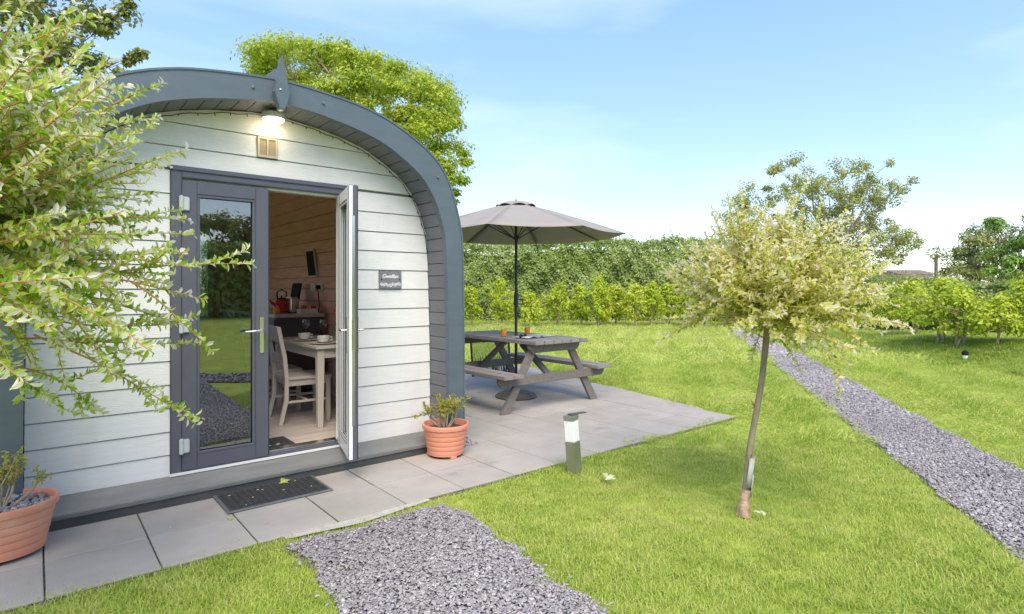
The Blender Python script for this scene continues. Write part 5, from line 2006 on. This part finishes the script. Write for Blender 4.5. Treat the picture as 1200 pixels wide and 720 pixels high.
def hedge(name, label, line, h, depth, nleaf, size, m, seed, top_var=.18, dry=0, group=None, tone=(.45, .2), sprout=0):
    """Leaves over a lumpy core that follows a polyline; h is the height above the ground at each point."""
    g = np.random.default_rng(seed)
    line = np.array(line, float)
    seg = np.linalg.norm(np.diff(line, axis=0), axis=1)
    S = np.concatenate([[0], np.cumsum(seg)])
    c = line.mean(0)
    r = empty(name, (c[0], c[1], float(ground_z(c[0], c[1]))), label, 'hedge', group)
    hh = np.array(h if isinstance(h, (list, tuple)) else [h] * len(line), float)
    def at(s):
        x, y = np.interp(s, S, line[:, 0]), np.interp(s, S, line[:, 1])
        i = np.clip(np.searchsorted(S, s, 'right') - 1, 0, len(seg) - 1)
        d = (line[i + 1] - line[i]) / seg[i][..., None]
        return x, y, np.stack([-d[..., 1], d[..., 0]], -1)     # normal to the left of the run
    def lump(s, z, ph):
        return .16 * np.sin(s * 1.9 + ph) * np.sin(z * 2.7 + s * .6) + .10 * np.sin(s * 4.3 + z * 3.9 + ph * 2) + .06 * np.sin(s * 9.1 - z * 6)
    def top(s):
        return np.interp(s, S, hh) + top_var * (.5 * np.sin(s * 1.1 + seed) + .35 * np.sin(s * 2.7) + .3 * np.sin(s * 6.1))
    # solid dark core added to block light through the leaves
    ns = max(8, int(S[-1] / .5))
    prof = [(-1, 0.0), (-1, .5), (-.9, .86), (-.45, .95), (.45, .95), (.9, .86), (1, .5), (1, 0)]
    vs, fs = [], []
    for i in range(ns):
        s = np.array(S[-1] * i / (ns - 1))
        x, y, nn = at(s)
        for a, b in prof:
            z = float(top(s)) * b * .93
            o_ = a * (depth / 2 * .72 + float(lump(s, z, a * 2)) * .6)
            px_, py_ = float(x) + float(nn[0]) * o_, float(y) + float(nn[1]) * o_
            vs.append((px_, py_, float(ground_z(px_, py_)) - .03 + z))
    k = len(prof)
    for i in range(ns - 1):
        for j in range(k - 1): fs.append((i * k + j, i * k + j + 1, (i + 1) * k + j + 1, (i + 1) * k + j))
    mb = MB()
    mb.add(vs, fs)
    mb.build('light_blocking_core', M['hedge_core'], r, smooth=True)
    s = g.uniform(0, S[-1], nleaf)
    x, y, nn = at(s)
    where = g.uniform(0, 1, nleaf)
    ztop = top(s)
    on_top = where < .22
    sd = np.where(g.uniform(0, 1, nleaf) < .86, 1.0, -1.0)
    z = np.where(on_top, ztop * g.uniform(.93, 1.03, nleaf), ztop * g.uniform(.03, .98, nleaf))
    off = np.where(on_top, g.uniform(-1, 1, nleaf) * depth * .42, sd * (depth / 2 * (1 - .25 * np.clip(z / ztop - .75, 0, 1) / .25) + lump(s, z, sd * 2) + g.normal(0, .05, nleaf)))
    X = x + nn[:, 0] * off
    Y = y + nn[:, 1] * off
    P = np.column_stack([X, Y, ground_z(X, Y) + z])
    nrm = np.column_stack([nn[:, 0] * sd * np.where(on_top, .2, 1), nn[:, 1] * sd * np.where(on_top, .2, 1), np.where(on_top, 1.0, .45)]) + g.normal(0, .42, (nleaf, 3))
    dr = unit(np.cross(nrm, g.normal(0, 1, nrm.shape))) + np.array([0, 0, -.2])
    L = size * g.uniform(.6, 1.35, nleaf)
    T = g.normal(tone[0], tone[1], nleaf) + .12 * lump(s, z, 1) / .2
    o = leaves('foliage', P, dr, unit(nrm), L, L * .55, T, m, r, .15)
    o['kind'] = 'stuff'
    if sprout or dry:
        # shoots standing above the clipped top
        nsx = sprout or dry
        s = g.uniform(0, S[-1], nsx)
        x, y, nn = at(s)
        of = g.uniform(-.45, .45, nsx) * depth
        mb_P, mb_D, mb_N, mb_T = [], [], [], []
        tp = top(s)
        for i in range(nsx):
            hgt = g.uniform(.12, .5) * (1 if sprout else .7)
            px_, py_ = x[i] + nn[i, 0] * of[i], y[i] + nn[i, 1] * of[i]
            b0 = np.array([px_, py_, float(ground_z(px_, py_)) + tp[i] * .95])
            dd = np.array([g.normal(0, .18), g.normal(0, .18), 1])
            kx = 9 if sprout else 5
            for q in range(kx):
                mb_P.append(b0 + dd * hgt * (q + g.uniform(0, 1)) / kx)
                mb_D.append(g.normal(0, .7, 3) + np.array([0, 0, .9]))
                mb_N.append(g.normal(0, 1, 3) + np.array([0, 0, .3]))
                mb_T.append(g.uniform(0, 1))
        mb_P, mb_D, mb_N = np.array(mb_P), np.array(mb_D), np.array(mb_N)
        o = leaves('top_shoots', mb_P, mb_D, mb_N, size * g.uniform(.7, 1.3, len(mb_P)) * (1 if sprout else 1.3), size * (.45 if sprout else .16), np.array(mb_T), m if sprout else M['dry_top'], r, .12)
        o['kind'] = 'stuff'
    return r


def ground_line(pts):
    out = []
    for px, t in pts:
        c = (px - 600) / 680 * t
        out.append((t * .6361 + c * .7716, t * .7716 - c * .6361))
    return out


# camera side is to the right hand of a run that goes left to right, so runs are listed right to left
hedge('tall_hedge', 'tall clipped hedge closing the far side of the lawn behind the parasol', ground_line([(1010, 23.5), (900, 25.2), (830, 26.0), (700, 26.2), (540, 26.2), (400, 26.5), (250, 27)]), [2.7, 3.2, 3.50, 3.65, 3.4, 3.4, 3.4], 1.7, 95000, .115, M['hedge'], 51, .16, tone=(.50, .22), sprout=420)
hedge('low_hedge', 'lower overgrown hedge with seeding grass along the bank on the right', ground_line([(1420, 11.5), (1300, 12.8), (1200, 14.4), (1100, 16.3), (1030, 19.5), (985, 23.0)]), [1.25, 1.25, 1.25, 1.35, 1.7, 2.2], 1.5, 42000, .10, M['hedge'], 52, .10, dry=500, tone=(.50, .24))

# pale track along the foot of the tall hedge
tl = ground_line([(250, 24.2), (540, 24.1), (700, 24.1), (830, 24.2)])
tr_ = ground_line([(250, 24.9), (540, 24.9), (700, 24.9), (830, 25.0)])
M['track'] = mat('pale_track', (.36, .34, .30), .9, .2, 3, .3, 30, coords='World')
strip('hedge_track', tl, tr_, M['track'], .02, 'pale gravel track along the foot of the tall hedge', 'path')


def shrub(label, px, t, top_px, half_w, seed, m='shrub', n=1500, stems=2, lean=0.0, group=None, size=.085, leg=.28, tone=.5):
    g = np.random.default_rng(seed)
    c = (px - 600) / 680 * t
    x, y = t * .6361 + c * .7716, t * .7716 - c * .6361
    z0 = float(ground_z(x, y))
    h = EYE + (339.6 - top_px) / 680 * t - z0
    w = half_w / 680 * t
    r = empty('young_shrub', (x, y, z0), label, 'shrub', group)
    mb = MB()
    b = np.array([x, y, z0 - .05])
    tips = []
    for k in range(stems):
        a = g.uniform(0, 6.28)
        e = b + rt * (lean * h + g.normal(0, .25) * w) + fw * g.normal(0, .2) * w + np.array([0, 0, h * .8])
        b0 = b + np.array([math.cos(a), math.sin(a), 0]) * .06
        m1 = b0 * .55 + e * .45 + rt * lean * h * .1 + g.normal(0, .03, 3)
        sm = MB().tube([b0, m1, e], [.028, .020, .007], 7)
        sm.build('stem', M['bark_pale'], r, smooth=True)
        for q in range(7):
            s0 = b0 + (e - b0) * g.uniform(.3, .9)
            e2 = s0 + np.array([g.normal(0, 1) * w * .6, g.normal(0, 1) * w * .6, h * g.uniform(.08, .3)])
            mb.tube([s0, (s0 + e2) / 2 + np.array([0, 0, .03]), e2], [.013, .009, .003], 5)
            tips.append(e2)
    mb.build('twigs', M['bark_pale'], r)
    # clumps fill an uneven egg
    K = 34
    C = []
    for k in range(K):
        zz = leg + (1 - leg) * g.uniform(0.05, .97)
        prof = math.sin(min(1, (zz - leg) / (1 - leg) * 1.15 + .15) * math.pi * .95) ** .6
        a = g.uniform(0, 6.28)
        q = w * prof * math.sqrt(g.uniform(0, 1)) * .95
        C.append(b + rt * (lean * h * zz + q * math.cos(a)) + fw * q * math.sin(a) + np.array([0, 0, h * zz]))
    C = np.array(C + tips[:8])
    Rd = g.uniform(.10, .22, len(C)) * (w / .5 + .4)
    P, D, N, L, d = clump_leaves(g, C, Rd, max(8, n // len(C)), size, .9, shell=.15)
    T = g.normal(tone, .2, len(P))
    k = P[:, 2] > z0 + h * .12
    o = leaves('foliage', P[k], D[k], N[k], L[k], L[k] * .5, T[k], M[m], r, .15)
    o['kind'] = 'stuff'


back = [(551, 335, 15, 'at the left end of the row, beside the pod arch', 2, 0, .55), (588, 327, 16, 'second of the row, just left of the parasol pole', 2, 0, .5), (627, 338, 15, 'with a forked stem, just right of the parasol pole', 2, -.15, .62),
        (656, 331, 18, 'broad one behind the right end of the picnic table', 3, 0, .45), (680, 333, 14, 'slim one beside the broad shrub behind the table', 2, 0, .42), (701, 322, 17, 'tallest of the row, in front of the hedge middle', 3, 0, .5),
        (710, 345, 8, 'small golden one in front of the tallest shrub', 1, 0, .95), (722, 332, 14, 'between the golden shrub and the yellower one', 2, 0, .45), (744, 332, 15, 'the yellower one in the right half of the row', 2, 0, .66), (764, 328, 15, 'upright one right of the yellower shrub', 2, 0, .5),
        (783, 332, 14, 'second from the right end of the row, near the willow', 2, 0, .42), (803, 335, 14, 'last of the row, half behind the small willow', 2, 0, .42), (825, 336, 14, 'glimpsed through the left side of the small willow crown', 2, 0, .45), (849, 338, 13, 'glimpsed behind the middle of the small willow crown', 2, 0, .45)]
for k, (px, tp, hw, lb, st, ln, tn) in enumerate(back):
    shrub('young yellow green shrub ' + lb, px, 22.0 + .4 * math.sin(k * 2.1), tp, hw * .95, 100 + k, stems=st, lean=ln, group='young shrubs in a row before the tall hedge', tone=tn + .1, n=2200, size=.11, leg=.20)
right = [(1045, 332, 24, 18.0, 'at the left end of the bank, nearest the small willow', 2, 0), (1070, 328, 27, 15.6, 'with twin pale stems on the bank', 2, 0), (1103, 324, 27, 13.6, 'with a thick leafy foot in the middle of the bank', 3, 0), (1124, 332, 30, 12.9, 'spreading one beside the small garden lamp', 4, .06),
         (1163, 338, 26, 12.2, 'with one leaning stem near the right end of the bank', 1, .22), (1204, 326, 32, 12.0, 'at the right end of the bank, cut by the picture edge', 2, 0), (1014, 338, 18, 20.0, 'on the bank half behind the small willow crown', 2, 0)]
for k, (px, tp, hw, t, lb, st, ln) in enumerate(right):
    shrub('bright yellow green shrub ' + lb, px, t * .93, tp, hw, 140 + k, stems=st, lean=ln, group='young shrubs along the bank', tone=.62, n=2500, size=.085, leg=.26)

# small garden lamp on the bank
c = ground_line([(1131, 11.0)])[0]
z = float(ground_z(*c))
r = empty('garden_lamp', (c[0], c[1], z), 'small black topped white garden lamp on the bank', 'garden lamp')
MB().lathe([(.035, -.03), (.04, .02), (.045, .10)], (c[0], c[1], z), 16).build('body', M['diffuser'], r, smooth=True)
MB().lathe([(.04, .101), (.058, .12), (.055, .165), (.03, .19), (.006, .20)], (c[0], c[1], z), 16).build('hood', M['black'], r, smooth=True)

# pole with its wire, and the roof showing over the hedge
c = cam_pt(1097, 339, 45)
r = empty('utility_pole', (c[0], c[1], 0), 'short old wooden pole showing above the right hedge', 'pole')
MB().tube([(c[0], c[1], -.1), (c[0], c[1], 2.2), (c[0], c[1], 4.15)], [.14, .13, .11], 10).build('post', M['old_pole'], r, smooth=True)
a = Vector((c[0], c[1], 4.0))
b = Vector(cam_pt(1300, 290, 45))
MB().tube([a, a.lerp(b, .3) - Vector((0, 0, .12)), a.lerp(b, .6) - Vector((0, 0, .12)), b], .012, 5).build('wire', M['black'], r)
c0, c1 = cam_pt(1058, 316, 50), cam_pt(1094, 316, 50)
r = empty('far_building', tuple((c0 + c1) / 2 * np.array([1, 1, 0])), 'low roof just showing over the right hedge beside the pole', 'building')
a, b = Vector((c0[0], c0[1], 0)), Vector((c1[0], c1[1], 0))
d = (b - a).normalized()
nn = Vector((-d.y, d.x, 0))
mb = MB()
for p, q in ((a, b),):
    vs = [p, q, q + nn * 4, p + nn * 4]
    mb.add([v for v in vs] + [v + Vector((0, 0, 2.7)) for v in vs], [(0, 1, 5, 4), (1, 2, 6, 5), (2, 3, 7, 6), (3, 0, 4, 7)])
mb.build('wall', M['siding'], r)
e = Vector((0, 0, 2.705))
mb = MB()
A, B = a - d * .3 - nn * .3 + e, b + d * .3 - nn * .3 + e
mb.add([A, B, B + nn * 4.6, A + nn * 4.6, A + nn * 2.3 + Vector((0, 0, .45)), B + nn * 2.3 + Vector((0, 0, .45))], [(0, 1, 5, 4), (2, 3, 4, 5), (0, 4, 3), (1, 2, 5), (0, 3, 2, 1)])
mb.build('roof', M['roof_far'], r)

# what the door glass mirrors: hedge and trees on the near side of the garden
hedge('boundary_hedge', 'dark boundary hedge across the lawn, mirrored in the door glass', [(-14, -15.5), (-4, -15.0), (6, -15.2), (16, -14.5), (24, -12)], [2.6, 2.8, 2.6, 2.6, 2.6], 1.6, 16000, .22, M['hedge'], 61, .25, tone=(.40, .2))
for k, (x, y, h, w, lb) in enumerate(((1.5, -16.5, 5.0, 2.4, 'leafy tree mirrored in the middle of the door glass'), (6.0, -16.5, 4.6, 2.3, 'leafy tree mirrored at the right of the door glass'), (-3.5, -17, 4.2, 2.2, 'leafy tree mirrored at the left of the door glass'), (10.5, -16, 5.2, 2.4, 'leafy tree beyond the boundary hedge, past the mirrored ones'))):
    g = np.random.default_rng(70 + k)
    C = np.column_stack([x + g.normal(0, w * .45, 40), y + g.normal(0, w * .4, 40), h * g.uniform(.42, .95, 40)])
    tree('garden_tree', lb, 'tree', (x, y, 0), 16, C, g.uniform(.4, .75, 40), 120, .24, M['dull_tree'], M['bark_dark'], 70 + k, .14, .7, group='trees over the boundary hedge')
